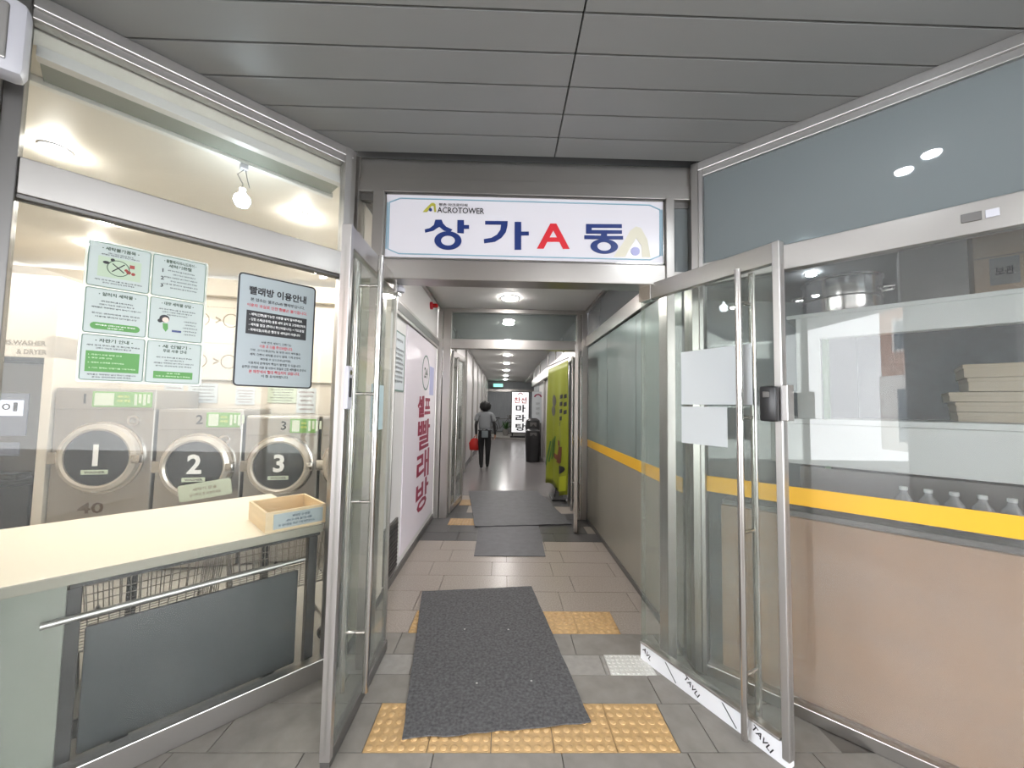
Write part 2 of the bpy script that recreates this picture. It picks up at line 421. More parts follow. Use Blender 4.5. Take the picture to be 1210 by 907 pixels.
def downlight(mtx, r, m, label, group, inner=True, name='ceiling_downlight'):
    t = thing(name, label, 'ceiling light', mtx, group)
    B().lathe([(r*1.25, 0), (r*1.25, -.008), (r*1.02, -.012), (r*1.02, -.002)], (0, 0, 0), 'z', 24).build('trim_ring', device_white, t, True)
    B().lathe([(r, -.004), (r, -.016), (r*.93, -.024), (r*.6, -.030), (0, -.032)], (0, 0, 0), 'z', 24).build('lamp', m, t, True)
    return t
for i, (x, y) in enumerate([(1.298, 1.094), (1.475, 1.104)]):
    downlight(Matrix.Translation((x, y, 3.262)), .045, L_canopy, ['left lamp of the twin canopy downlights by the right glass wall', 'right lamp of the twin canopy downlights by the right glass wall'][i], 'canopy downlights')
for i, (x, y) in enumerate([(.627, -.889), (.861, -.964), (-1.5, -.6)]):
    downlight(Matrix.Translation((x, y, 3.262)), .045, L_canopy, ['canopy downlight behind the viewer on the left of a pair', 'canopy downlight behind the viewer on the right of a pair', 'single canopy downlight behind the viewer near the steel pier'][i], 'canopy downlights')

# ================================================================== ENTRANCE PORTAL
tr = struct('trim_1', label='stainless steel entrance portal around the building sign')
b = B(); b.box(-1.02, 1.265, 2.5, 2.62, 3.03, 3.262, .004).build('head_beam', steel_h, tr)
B().box(-1.0, 1.25, 2.488, 2.5, 3.03, 3.125, .002).build('head_band', steel_h, tr)
B().box(-.81, 1.06, 2.485, 2.64, 2.445, 2.578, .005).build('lintel_beam', steel_h, tr)
for x0, x1, z0 in ((-1.022, -.985, 0), (1.228, 1.267, 0), (-.885, -.812, 0), (1.052, 1.108, 0)):
    B().box(x0, x1, 2.47 if x0 in (-.885, 1.052) else 2.485, 2.6, z0, 3.03 if x0 in (-.885, 1.052) else 3.262, .004).build('jamb_post', steel, tr)
for x0, x1 in ((-.985, -.885), (1.108, 1.228)):
    B().box(x0, x1, 2.5, 2.6, 2.445, 2.54, .003).build('side_rail', steel_h, tr)
    B().box(x0+.004, x1-.004, 2.53, 2.545, 2.54, 3.03).build('side_pane', transom_g if x0 > 0 else clear, tr)
    B().box(x0, x1, 2.52, 2.555, 2.985, 3.03, .002).build('side_rail', steel_dark, tr)
    B().box(x0, x1, 2.53, 2.545, 0.02, 2.445).build('side_pane', door_glass, tr)

# building sign -------------------------------------------------------------
SA = lambda px, py: (.005627*px+.000093*py-3.39535, .000152*px-.00576*py+4.265603)
def c1(x, y): return SA(450+x/7.118, 220+y/7.118)
def c2(x, y): return SA(620+x/6.722, 220+y/6.722)
sg = thing('building_sign', 'white entrance sign with navy and red lettering over the door', 'sign', Matrix.Translation((0, 2.5, 0)))
Y = lambda k: -.004-.0012*k
B().box(-.812, 1.05, 0, .05, 2.583, 3.022, .003).build('sign_board', sign_white, sg)
b = B()
for (xa, xb) in ((-.812, -.803), (1.041, 1.05)): b.box(xa, xb, -.006, 0, 2.583, 3.022)
b.box(-.812, 1.05, -.006, 0, 3.013, 3.022); b.box(-.812, 1.05, -.006, 0, 2.583, 2.592)
b.build('edge_frame', chrome, sg)
b = B()
def band(b, p, q, t, y0, y1):
    d = Vector((q[0]-p[0], q[1]-p[1])).normalized()*t/2; n = (-d.y, d.x)
    b.wall_prism([(p[0]+n[0], p[1]+n[1]), (q[0]+n[0], q[1]+n[1]), (q[0]-n[0], q[1]-n[1]), (p[0]-n[0], p[1]-n[1])], y0, y1)
xl, xr, zb, zt = -.785, 1.022, 2.615, 2.99
for p, q in (((xl, zb+.03), (xl, zt-.03)), ((xr, zb+.03), (xr, zt-.03)), ((xl+.07, zb), (xr-.07, zb)), ((xl+.07, zt), (xr-.07, zt)),
             ((xl, zb+.03), (xl+.07, zb)), ((xr, zb+.03), (xr-.07, zb)), ((xl, zt-.03), (xl+.07, zt)), ((xr, zt-.03), (xr-.07, zt)),
             ((xl-.012, zb+.03), (xl-.012, zt-.03)), ((xr+.012, zb+.03), (xr+.012, zt-.03))):
    band(b, p, q, .007, Y(0), -.0005)
b.build('border_line', sign_blue, sg)
def strokes(name, m, polys, rings, k=0, conv=c1, sc=7.118):
    b = B()
    for P in polys: b.wall_prism([conv(*p) for p in P], Y(k), -.0005)
    for (cx, cy, ro, ry, ri, riy) in rings:
        x, z = conv(cx, cy); u = .005627/sc; v = .00576/sc
        b.ring(x, z, 1, 1, Y(k+1), -.0005, 40, ro*u, ry*v, six=ri*u, siz=riy*v)
    return b.build(name, m, sg)
def offs(polys): return polys
strokes('letter_sang', navy, [[(455, 280), (508, 280), (520, 310), (545, 338), (598, 362), (580, 384), (528, 372), (490, 340), (470, 350), (440, 372), (372, 388), (368, 362), (410, 350), (443, 325)],
        [(640, 283), (695, 283), (695, 325), (738, 325), (738, 356), (695, 356), (695, 395), (640, 390)]], [(563, 455, 113, 77, 58, 42)])
strokes('letter_ga', navy, [[(872, 290), (1062, 292), (1060, 330), (1046, 385), (1010, 432), (955, 465), (865, 478), (862, 443), (925, 432), (972, 405), (1000, 365), (1006, 322), (872, 320)],
        [(1120, 298), (1176, 298), (1176, 380), (1240, 380), (1240, 412), (1176, 412), (1176, 532), (1120, 532)]], [])
strokes('letter_a', sign_red, [[(199, 295), (223, 295), (223, 350), (193, 405), (223, 405), (223, 440), (175, 440), (146, 494), (92, 494)], [(223, 295), (247, 295), (352, 496), (299, 496), (271, 440), (223, 440), (223, 405), (253, 405), (223, 350)]], [], conv=c2)
strokes('letter_dong', navy, [[(484, 298), (772, 300), (772, 330), (530, 328), (530, 347), (772, 349), (772, 376), (484, 375)], [(603, 375), (652, 375), (652, 394), (780, 394), (780, 422), (470, 418), (470, 388), (603, 391)]],
        [(628, 477, 110, 58, 55, 35)], conv=c2, sc=6.722)
strokes('emblem', olive_gold, [[(350, 215), (385, 215), (420, 165), (440, 165), (446, 215), (462, 215), (455, 150), (438, 138), (420, 140), (372, 188)]], [])
strokes('emblem_dot', navy, [], [(414, 196, 13, 13, 1, 1)])
strokes('faded_emblem', pale_gold, [[(700, 560), (795, 560), (885, 410), (925, 470), (930, 562), (1000, 565), (975, 420), (925, 330), (885, 318), (840, 350), (775, 455)]], [], -1, conv=c2)
strokes('faded_emblem_dot', lavender, [], [(877, 515, 36, 34, 1, 1)], -1, conv=c2, sc=6.722)
x0, z0 = c1(470, 205); x1_, _ = c1(865, 205)
text('acrotower_lettering', 'ACROTOWER', ink, sg, (x0+x1_)/2, c1(668, 203)[1], Y(0), x1_-x0, .040, .012)
text('small_hangul_lettering', '평촌 아크로타워', ink, sg, c1(603, 156)[0], c1(603, 156)[1], Y(0), c1(724, 0)[0]-c1(484, 0)[0], .021, .02)

# ================================================================== LEFT GLAZED WALL  (window_1)
w1 = struct('window_1', FL, 'stainless framed glass wall of the laundry room')
XO = -1.31
B().box(XO, .0, -.02, .05, 2.432, 2.58, .004).build('mullion', steel_h, w1)
B().box(XO, .0, -.012, .04, 2.415, 2.432, .002).build('mullion_lip', steel_dark, w1)
B().box(XO, .0, -.02, .05, 0, .112, .004).build('sill', steel_h, w1)
B().box(XO, .0, -.026, .06, 3.205, 3.262, .004).build('top_rail', alu, w1)
B().box(XO, .0, -.012, .05, 3.165, 3.205, .003).build('top_rail', alu, w1)
B().box(-.052, -.012, -.03, .05, 0, 3.262, .003).build('end_post', alu, w1)
B().box(-.012, .02, -.02, .05, 0, 3.262, .003).build('end_post', steel, w1)
B().box(XO-.05, XO, -.04, .06, 0, 3.262, .003).build('outer_post', steel_dark, w1)
B().box(XO, -.052, .008, .018, 2.58, 3.165).build('upper_pane', clear, w1)
B().box(XO, -.052, .008, .018, .085, 2.415).build('lower_pane', clear, w1)
# steel clad pier at the far left, with the white box on it
pier = struct('trim_2', FL, 'stainless clad pier at the left edge')
B().box(XO-.52, XO-.05, -.10, .05, 0, 3.262, .01).build('pier_cladding', steel, pier)
t = thing('wall_speaker', 'off-white rounded box mounted high on the steel pier at left', 'box', at(FL, XO-.115, -.10, 2.80))
B().box(-.17, .135, -.11, -.012, 0, .29, .03).build('housing', device_white, t, True)
B().box(-.14, .09, -.116, -.108, .04, .25, .006).build('front_panel', alu, t)
B().box(-.12, .05, -.012, 0, .06, .24).build('bracket', steel_dark, t)

# notices on the left glass -------------------------------------------------
GY = -.0045+.008   # front of the pane
def LP_(px0, px1): pass
t = thing('guide_poster', 'six-card green and white laundry guide poster stuck on the left glass', 'poster', at(FL, 0, .004, 0))
x0, x1_, z0, z1_ = -1.112, -.706, 1.706, 2.316
cx = (x0+x1_)/2
B().wall_prism(rrect(cx, (z0+z1_)/2, x1_-x0+.012, z1_-z0+.014, .012), -.003, .002).build('backing_sheet', glass('backing_film', (.95, .98, .96, 1), .35, (.85, .9, .87, 1), .1, .6, False), t)
cw = .197; chh = .197
titles = [['• 세탁불가품목 •'], ['• 물빨래/다우니드라이 •', '세탁기조절'], ['• 알러지 세탁물 •'], ['• 대량 세탁물 상담 •'], ['• 자판기 안내 •'], ['• 새 신발기 •', '무료 사용 안내']]
filler = ['세탁 전에 주머니를 꼭 확인해 주세요', '건조가 가능한 의류인지 확인 후', '세탁물은 적정량만 넣어 주시기 바랍니다', '문의는 관리자에게 연락 주세요', '이용해 주셔서 감사합니다']
for r_ in range(3):
    for c_ in range(2):
        i = r_*2+c_
        ccx = x0+.1015+c_*.2035; ccz = z1_-.1-r_*.2045
        cd = B().wall_prism(rrect(ccx, ccz, cw, chh, .010), -.005, -.003).build('guide_card', card_green, t)
        outline(B(), ccx, ccz, cw, chh, .010, .0032, -.0062, -.005).build('card_border', mint_edge, cd)
        nT = len(titles[i])
        for j, s_ in enumerate(titles[i]):
            text('card_title', s_, olive, cd, ccx, ccz+.075-j*.021, -.0062, .118 if nT == 1 else (.12 if j == 0 else .085), .0165, .03, res=1)
        if i == 0:
            lines('small_print', [(filler[1], ccx, ccz+.055, .08), (filler[2], ccx, ccz+.047, .12), (filler[0], ccx, ccz-.067, .15), (filler[3], ccx, ccz-.078, .10)], ink, cd, -.0062, .0065)
            B().box(ccx-.068, ccx+.068, -.0058, -.005, ccz-.052, ccz+.038).build('picture_panel', mat('soft_green', srgb(178, 196, 172), .5), cd)
            B().ring(ccx-.005, ccz-.006, .036, .033, -.0064, -.005, 24).build('picture_ring', olive, cd)
            b = B(); band(b, (ccx-.024, ccz-.024), (ccx+.014, ccz+.016), .004, -.0064, -.005); band(b, (ccx-.024, ccz+.012), (ccx+.014, ccz-.022), .004, -.0064, -.005)
            b.ring(ccx-.043, ccz+.012, .011, .0, -.0064, -.005, 12, 1, .6); b.ring(ccx-.024, ccz+.028, .007, 0, -.0064, -.005, 10)
            b.build('picture_mark', ink, cd)
            b = B(); b.box(ccx+.030, ccx+.046, -.0064, -.005, ccz+.004, ccz+.020); b.ring(ccx+.028, ccz-.016, .008, 0, -.0064, -.005, 10); b.ring(ccx+.043, ccz-.020, .007, 0, -.0064, -.005, 10)
            b.ring(ccx+.02, ccz-.008, .006, 0, -.0064, -.005, 10)
            b.build('picture_garment', mat('brick_red_print', srgb(150, 56, 48), .5), cd)
        elif i == 1:
            for q in range(3):
                text('numeral', str(q+1), ink, cd, ccx-.062, ccz+.027-q*.036, -.0062, None, .018, .03, res=1)
            lines('small_print', [(filler[k % 5], ccx+.005+(.012 if k % 2 else 0), ccz+.031-k*.0165, [.10, .085, .125, .10, .13, .10][k]) for k in range(6)], ink, cd, -.0062, .007)
        elif i == 2:
            lines('small_print', [(filler[k], ccx, ccz+.043-k*.014-(.012 if k > 2 else 0), [.10, .11, .155, .15, .13][k]) for k in range(5)], ink, cd, -.0062, .007)
            B().wall_prism(rrect(ccx, ccz-.066, .155, .030, .0149), -.0058, -.005).build('green_pill', leaf_green, cd)
            lines('pill_lettering', [('세탁물을 건조기에 넣어 주세요', ccx, ccz-.062, .125), ('감사합니다', ccx, ccz-.073, .05)], white_ink, cd, -.0064, .006)
        elif i == 3:
            lines('small_print', [(filler[k], ccx, ccz+.047-k*.0125, [.135, .11, .075][k]) for k in range(3)] + [(filler[4][:9], ccx+.05, ccz-.002-k*.0155, [.048, .04, .055, .05, .045][k]) for k in range(5)], ink, cd, -.0062, .007)
            b = B(); b.ring(ccx-.045, ccz+.002, .018, 0, -.006, -.005, 16); b.ring(ccx-.060, ccz-.010, .009, 0, -.006, -.005, 12); b.build('figure_hair', ink, cd)
            B().ring(ccx-.041, ccz-.003, .012, 0, -.0066, -.006, 14).build('figure_face', mat('pale_skin_print', srgb(238, 210, 196), .5), cd)
            B().wall_prism([(ccx-.05, ccz-.02), (ccx-.032, ccz-.02), (ccx-.03, ccz-.045), (ccx-.038, ccz-.06), (ccx-.048, ccz-.045)], -.006, -.005).build('figure_body', leaf_green, cd)
            B().box(ccx-.016, ccx+.018, -.006, -.005, ccz-.058, ccz-.048).build('figure_caption', navy, cd)
        elif i == 4:
            lines('small_print', [(filler[0], ccx, ccz+.053, .165), (filler[1], ccx, ccz+.041, .11), (filler[2], ccx, ccz-.074, .15), (filler[3], ccx, ccz-.085, .12)], ink, cd, -.0062, .0075)
            B().box(ccx-.083, ccx+.083, -.0058, -.005, ccz-.062, ccz+.028).build('green_box', leaf_green, cd)
            lines('box_lettering', [('1. 자판기 사용 방법 안내', ccx-.025, ccz+.012, .10), ('2. 동전 교환 안내', ccx-.04, ccz-.002, .07), ('3. 세제와 유연제를 선택하세요', ccx-.02, ccz-.022, .11), ('4. 카드 결제는 단말기를 이용하세요', ccx, ccz-.045, .145)], mat('pale_green_ink', srgb(190, 220, 180), .5), cd, -.0064, .0065)
        else:
            lines('small_print', [(filler[k], ccx, ccz+.022-k*.0135, [.13, .07, .145, .13][k]) for k in range(4)], ink, cd, -.0062, .007)
            B().box(ccx-.071, ccx+.071, -.0058, -.005, ccz-.078, ccz-.044).build('green_box', leaf_green, cd)
            lines('box_lettering', [('무료 사용', ccx, ccz-.053, .05), ('사용 후 제자리에 놓아 주세요', ccx, ccz-.067, .125)], mat('pale_green_ink_small', srgb(190, 220, 180), .5), cd, -.0064, .0065)

t = thing('notice_board', 'white laundry notice with rounded black border stuck on the left glass', 'notice', at(FL, 0, .004, 0))
x0, x1_, z0, z1_ = -.572, -.184, 1.708, 2.318; cx, cz = (x0+x1_)/2, (z0+z1_)/2
B().wall_prism(rrect(cx, cz, x1_-x0, z1_-z0, .022), -.004, .002).build('board', paper_blue, t)
outline(B(), cx, cz, x1_-x0, z1_-z0, .022, .008, -.0056, -.004).build('border', ink, t)
text('title_lettering', '빨래방 이용안내', ink, t, cx, z1_-.088, -.0056, .285, .046, .035)
lines('subtitle_lettering', [('본 업소는 셀프(Self) 빨래방입니다.', cx, z1_-.138, .27)], ink, t, -.0056, .022)
lines('red_lettering', [('이용자 과실로 인한 환불은 불가합니다.', cx, z1_-.169, .30), ('이용 후 다툼 주의바랍니다.', cx, z1_-.388, .165), ('본 매장에서 절대 책임지지 않습니다.', cx, z1_-.528, .25)], red_ink, t, -.0056, .019)
B().box(cx-.15, cx+.15, -.0052, -.004, z1_-.326, z1_-.198).build('black_box', ink, t)
lines('white_lettering', [('- 세탁(건조)불가능한 의류를 넣지 말아주세요.', cx-.005, z1_-.219, .265), ('- 강한 소재(운동화) 물품 세탁 금지 및 고장배상처리', cx+.003, z1_-.247, .28), ('- 세탁물 점검 (주머니 확인바랍니다) + 카드분실', cx, z1_-.275, .275), ('- 화재위험(의류)은 절대 및 세탁금지 바랍니다', cx-.01, z1_-.303, .255)], white_ink, t, -.0064, .018)
sm = ['사용 전후 세탁기, 건조기는', None, '가방, 고가의류(모피) 및 동전 외의 세탁물은', '세탁, 건조시 세탁물 손상이 될때, 기계 손상시', '배상될 수 있으므로(금지됨)', '이용자의 손해에서 책임이 발생할 수 있습니다.', '음주한 상태로 사용 및 사용시 과실로 인한 세탁물의 손상시', None, '이 점 유의바랍니다.']
wd = [.15, 0, .25, .25, .15, .26, .315, 0, .135]
lines('small_lettering', [(s_, cx, z1_-.366-k*.0231, wd[k]) for k, s_ in enumerate(sm) if s_], ink, t, -.0056, .015)

# ================================================================== RIGHT GLAZED WALL (window_2)
w2 = struct('window_2', FR, 'stainless framed glass front of the shop on the right')
XE = 3.1
B().box(.0, XE, -.02, .05, 2.43, 2.575, .004).build('mullion', steel_h, w2)
B().box(0, XE, -.02, .05, 0, .066, .004).build('sill', steel_h, w2)
B().box(0, XE, -.026, .06, 3.205, 3.262, .004).build('top_rail', alu, w2)
B().box(0, XE, -.012, .05, 3.165, 3.205, .003).build('top_rail', alu, w2)
B().box(-.035, .01, -.03, .06, 0, 3.262, .003).build('end_post', steel, w2)
B().box(.01, .035, -.022, .05, 0, 3.262, .003).build('end_post', alu, w2)
B().box(XE, XE+.06, -.03, .06, 0, 3.262, .003).build('outer_post', steel, w2)
B().box(.035, XE, .008, .018, 2.575, 3.165).build('upper_pane', transom_g, w2)
B().box(.035, XE, .008, .018, .066, 2.43).build('lower_pane', clear_r, w2)
B().box(.035, XE, .003, .008, 1.112, 1.208).build('yellow_stripe', yellow_tape, w2)
t = B().box(1.13, 1.19, -.026, -.02, 2.485, 2.525, .002).build('latch_plate', steel_dark, w2)
b = B().box(1.20, 1.24, -.024, -.02, 2.487, 2.523, .002).build('latch_plate', device_white, w2)

# ================================================================== ENTRANCE DOOR LEAVES
def leaf(name, F, L, label, z0, z1, film, hx, hz0, hz1, lock):
    d = struct(name, F, label)
    B().box(.004, L-.004, -.021, .021, z1-.105, z1-.001, .003).build('top_rail', steel_h, d)
    B().box(.004, L-.004, -.022, .022, z0, z0+(.105 if film else .062), .003).build('bottom_rail', film_white if film else steel_dark, d)
    B().box(.0, L, -.006, .006, z0+.06, z1-.1).build('pane', door_glass, d)
    xf = 0 if not film else L
    s = 1 if not film else -1
    B().box(min(xf, xf+s*.034), max(xf, xf+s*.034), -.024, .024, z0+.03, z1, .004).build('stile', alu, d)
    xh = L if not film else 0
    B().box(min(xh, xh-s*.02), max(xh, xh-s*.02), -.012, .012, z0, z1, .002).build('hinge_edge', door_glass if film else steel, d)
    b = B().box(min(xh, xh-s*.1), max(xh, xh-s*.1), -.03, .03, z1-.11, z1+.01, .004)
    b.build('pivot_cap', chrome, d)
    for sd in (-1, 1):
        h = B().tube([(hx, sd*.062, hz0), (hx, sd*.062, hz1)], .0165, 14).build('pull_handle', chrome, d, True)
        b = B()
        for zz in (hz1-.17, hz1-.77, hz1-1.35, hz0+.30): b.tube([(hx, sd*.062, zz), (hx, sd*.004, zz)], .0095, 10)
        b.build('standoff', chrome, h, True)
    return d
dl = leaf('door_1', frame((-.763, 1.80), (0, 1), (-1, 0)), .85, 'left glass entrance door swung outward', .015, 2.48, False, .32, .12, 2.45, 0)
b = B(); b.box(-.022, .03, -.046, -.024, 1.60, 1.80, .004); lk = b.build('lock_case', device_white, dl)
B().box(-.012, .012, -.05, -.046, 1.655, 1.745, .002).build('lock_slot', ink, lk)
B().box(.034, .055, -.03, .03, 1.62, 1.78, .004).build('lock_side', alu, lk)
B().lathe([(.012, -.05), (.012, -.045)], (0.0, 0, 1.77), 'y', 12).build('cylinder', chrome, lk)
B().box(.40, .62, -.009, -.007, 1.47, 1.74).build('paper_sticker', mat('pale_cyan_film', srgb(176, 196, 200), .4), dl)
t = B().lathe([(.0, 0), (.03, .006), (.036, .03), (.02, .05)], (.83, -.03, 2.39), 'z', 16).build('door_sensor', device_white, dl, True)
dr = leaf('door_2', frame((.935, 2.60), (.465, -.885), (.885, .465)), .88, 'right glass entrance door swung outward with white film on its foot', .0, 2.46, True, .70, .02, 2.36, 0)
B().box(0.003, .84, -.026, .026, .1, .112, .003).build('rail_cap', steel_h, dr)
# black marks and lettering on the protective film
b = bmesh.new()
for k, (x, z, s_) in enumerate([(.06, .06, 'AVL'), (.38, .06, 'TAVLI'), (.76, .055, 'TAVLI')]):
    bb = bmesh.new(); text_bm(bb, s_, 0, 0, -.0232, None, .030, .02, 'C', 1)
    R_ = Matrix.Translation((x, 0, z)) @ Matrix.Rotation(math.radians(32), 4, 'Y')
    bmesh.ops.transform(bb, matrix=R_, verts=bb.verts)
    me_ = bpy.data.meshes.new('t'); bb.to_mesh(me_); bb.free(); b.from_mesh(me_); bpy.data.meshes.remove(me_)
me = bpy.data.meshes.new('film_lettering'); b.to_mesh(me); b.free(); me.materials.append(ink); put('film_lettering', me, dr)
b = B()
for x in (.20, .56): band(b, (x, .09), (x+.075, .012), .005, -.0235, -.022)
b.build('film_line', ink, dr)
lk = B().box(.80, .874, -.075, -.024, 1.575, 1.745, .012).build('lock_case', black_plastic, dr, True)
B().box(.82, .85, -.079, -.074, 1.69, 1.72, .003).build('lock_face', steel_dark, lk)
B().box(.874, .906, -.03, .03, 1.58, 1.75, .003).build('strike_plate', alu, lk)
FP = frame((.935, 2.60), (.465, -.885), (.885, .465))
tag(B().box(.315, .735, -.0085, -.0065, 1.655, 1.972).build('paper_sheet', paper, mtx=FP), 'larger blank white paper taped to the right entrance door', 'paper', 'papers on the right door')
tag(B().box(.315, .60, -.0085, -.0065, 1.425, 1.642).build('paper_sheet', paper, mtx=FP), 'smaller blank white paper below the larger one on the right door', 'paper', 'papers on the right door')

# ================================================================== CORRIDOR
cc = B().box(-1.0, 1.22, 2.62, 23.2, 3.06, 3.16).build('ceiling.001', white_ceiling, kind='structure')
b = B()
for xx in (-1.0, 1.18): b.box(xx, xx+.04, 2.64, 23, 3.02, 3.06)
b.build('edge_trim', steel, cc)
# left wall, between corridor and laundry
wl = struct('wall_left', FD)
B().box(2.62, 5.62, .0, .08, 0, 3.06).build('wall_face', white_wall, wl)
B().box(3.30, 5.62, -.03, 0, 2.44, 2.58, .003).build('steel_band', steel_h, wl)
B().box(3.32, 5.60, -.034, -.03, 2.47, 2.55, .002).build('band_inset', steel_dark, wl)
B().box(2.62, 5.62, -.015, 0, 0, .07, .003).build('baseboard', steel_dark, wl)
B().box(2.62, 3.30, -.012, 0, .07, 3.0, .003).build('side_panel', cream_wall, wl)
g = B().box(3.32, 3.72, -.02, 0, .10, .56, .003).build('vent_grille', steel_dark, wl)
b = B()
for k in range(12): b.box(3.34, 3.70, -.028, -.02, .13+k*.034, .148+k*.034)
b.build('grille_slat', black_paint, g)
g['label'] = 'dark louvred vent grille'
t = thing('wall_notice', 'narrow grey-bordered notice sheet on the corridor wall by the left door', 'notice', FD)
B().box(3.42, 3.80, -.008, -.001, 1.745, 2.30, .002).build('sheet', paper, t)
outline(B(), 3.61, 2.022, .38, .555, .012, .012, -.010, -.008).build('border', mint_edge, t)
lines('lettering', [('이용안내', 3.61, 2.22, .2)] + [(filler[k % 5], 3.61, 2.13-k*.042, .30-.04*(k % 3)) for k in range(8)], ink, t, -.0105, .026)
t = thing('laundry_wall_sign', 'tall white panel with crimson vertical lettering on the corridor wall', 'sign', FD)
B().box(3.86, 5.56, -.012, -.001, .14, 2.43, .003).build('panel', pink_panel, t)
B().ring(4.83, 2.02, .22, .20, -.0145, -.012, 32).build('emblem_ring', mint_edge, t)
text('emblem_lettering', '24', olive, t, 4.83, 2.02, -.0135, .2, .13, .02)
B().box(5.08, 5.36, -.0135, -.012, 1.75, 2.13).build('pale_block', lavender, t)
text('lettering', '셀프', crimson, t, 4.80, 1.60, -.0135, .75, .26, .04)
for s_, z, h in (('빨', 1.26, .36), ('래', .88, .36), ('방', .52, .36)):
    text('lettering', s_, crimson, t, 4.83, z, -.0135, .72, h, .022)
# right wall of frosted film panes
w3 = struct('window_3', FC, 'film covered corridor window on the right with yellow stripe')
B().box(-5.62, -2.62, 0, .06, .03, 1.10).build('lower_panel', frost_low, w3)
B().box(-5.62, -2.62, 0.001, .06, 1.10, 2.50).build('frosted_pane', frost, w3)
B().box(-5.62, -2.62, -.003, 0.001, 1.06, 1.16).build('yellow_stripe', yellow_tape, w3)
B().box(-5.62, -2.62, -.03, .06, 2.51, 2.655, .003).build('mullion', steel_h, w3)
B().box(-5.62, -2.62, 0.0, .06, 2.655, 3.06).build('transom_pane', mat('dark_transom', srgb(96, 100, 102), .18), w3)
B().box(-5.62, -2.62, -.012, 0.0, 0, .05, .003).build('sill', steel_dark, w3)
for x in (-4.55, -3.55): B().box(x, x+.006, -.001, 0.0, 1.16, 2.5).build('pane_joint', steel_dark, w3)
# second portal at Y=5.7
t2 = struct('trim_3', label='second stainless portal inside the corridor')
B().box(-1.0, 1.22, 5.66, 5.78, 2.46, 2.60, .004).build('lintel_beam', steel_h, t2)
B().box(-1.0, 1.22, 5.66, 5.78, 3.0, 3.06, .004).build('head_beam', steel_h, t2)
for x0, x1_ in ((-1.0, -.925), (-.91, -.80), (1.06, 1.12), (1.135, 1.22)):
    B().box(x0, x1_, 5.64, 5.80, 0, 3.0, .004).build('jamb_post', steel, t2)
B().box(-.80, 1.06, 5.71, 5.72, 2.60, 3.0).build('transom_pane', transom_c, t2)
def leaf2(name, F, L, label):
    d = struct(name, F, label)
    B().box(0, L, -.02, .02, 2.35, 2.45, .003).build('top_rail', steel_h, d)
    B().box(0, L, -.02, .02, .02, .10, .003).build('bottom_rail', steel_h, d)
    B().box(0, L, -.006, .006, .08, 2.37).build('pane', door_glass, d)
    for x0, x1_ in ((0, .05), (L-.05, L)): B().box(x0, x1_, -.024, .024, .02, 2.45, .003).build('stile', steel, d)
    for sd in (-1, 1):
        h = B().tube([(L*.14, sd*.06, .15), (L*.14, sd*.06, 2.36)], .018, 12).build('pull_handle', chrome, d, True)
        b = B()
        for zz in (.55, 1.15, 2.2): b.tube([(L*.14, sd*.06, zz), (L*.14, 0, zz)], .009, 8)
        b.build('standoff', chrome, h, True)
leaf2('door_3', frame((-.80, 5.82), (.10, .995), (-.995, .10)), .9, 'left glass leaf of the inner door folded back')
leaf2('door_4', frame((1.06, 5.63), (-.19, -.98), (.98, -.19)), .62, 'right glass leaf of the inner door standing open')
# small red alarm lamp high on the left
t = thing('alarm_lamp', 'small red alarm lamp under the corridor ceiling at left', 'alarm', at(FD, 5.05, 0, 2.93))
B().lathe([(.05, 0), (.05, -.03), (.03, -.035)], (0, 0, 0), 'y', 16).build('base', red_ink, t, True)
B().lathe([(.028, -.035), (.03, -.08), (.015, -.1)], (0, 0, 0), 'y', 16).build('dome', mat('red_lens', srgb(170, 20, 20), .2), t, True)
# corridor downlights
for i, y in enumerate([3.1, 5.05, 6.6, 8.65, 10.8, 12.95, 15.5, 18.3, 21]):
    downlight(Matrix.Translation((.05, y, 3.06)), .095, L_corr, ['nearest round ceiling downlight hidden behind the entrance lintel', 'largest corridor ceiling downlight, just inside the entrance', 'corridor downlight seen through the inner transom glass', 'round downlight behind the inner portal lintel', 'first corridor downlight below the inner lintel', 'second corridor downlight below the inner lintel', 'third corridor downlight below the inner lintel', 'fourth corridor downlight below the inner lintel', 'farthest corridor downlight near the exit sign'][i], 'corridor downlights')
# left wall beyond: white panels between slim pilasters
wl2 = struct('wall_left.001')
B().box(-1.05, -.98, 5.80, 23.2, 0, 3.06).build('wall_face', white_wall, wl2)
B().box(-.98, -.965, 6.9, 23.0, 0, .12).build('baseboard', steel_dark, wl2)
for k in range(7):
    y = 7.4+2.1*k
    B().box(-.98, -.93, y, y+.12, .0, 3.06, .004).build('pilaster', steel, wl2)
    B().box(-.98, -.96, y+.2, y+1.9, .14, 2.5, .004).build('white_panel', white_wall, wl2)
B().box(-.975, -.93, 8.25, 8.75, .9, 1.6, .005).build('dark_cabinet', steel_dark, wl2)
# right wall beyond: steel header with dark shop fronts under it
wr = struct('wall_right')
B().box(1.16, 1.34, 5.80, 15.5, 2.62, 3.06).build('upper_panel', mat('grey_header', srgb(112, 113, 114), .4), wr)
B().box(1.10, 1.36, 5.80, 15.5, 2.40, 2.64, .004).build('header_beam', steel_h, wr)
B().box(1.30, 1.36, 5.80, 9.2, 0, 2.40).build('shop_front', mat('dark_shop_front', srgb(52, 54, 56), .3), wr)
for y in (6.9, 9.2, 11.3): B().box(1.16, 1.36, y, y+.12, 0, 2.40, .004).build('front_post', steel, wr)
for y in (7.6, 8.7, 10.2, 12.5, 14): B().box(1.14, 1.16, y, y+.06, 2.64, 3.06, .003).build('header_rib', steel, wr)
B().box(1.22, 1.34, 9.32, 13.5, 0, 2.40).build('white_front', white_wall, wr)
B().box(1.20, 1.34, 13.5, 15.5, 0, 2.40).build('shop_front', far_wall_m, wr)
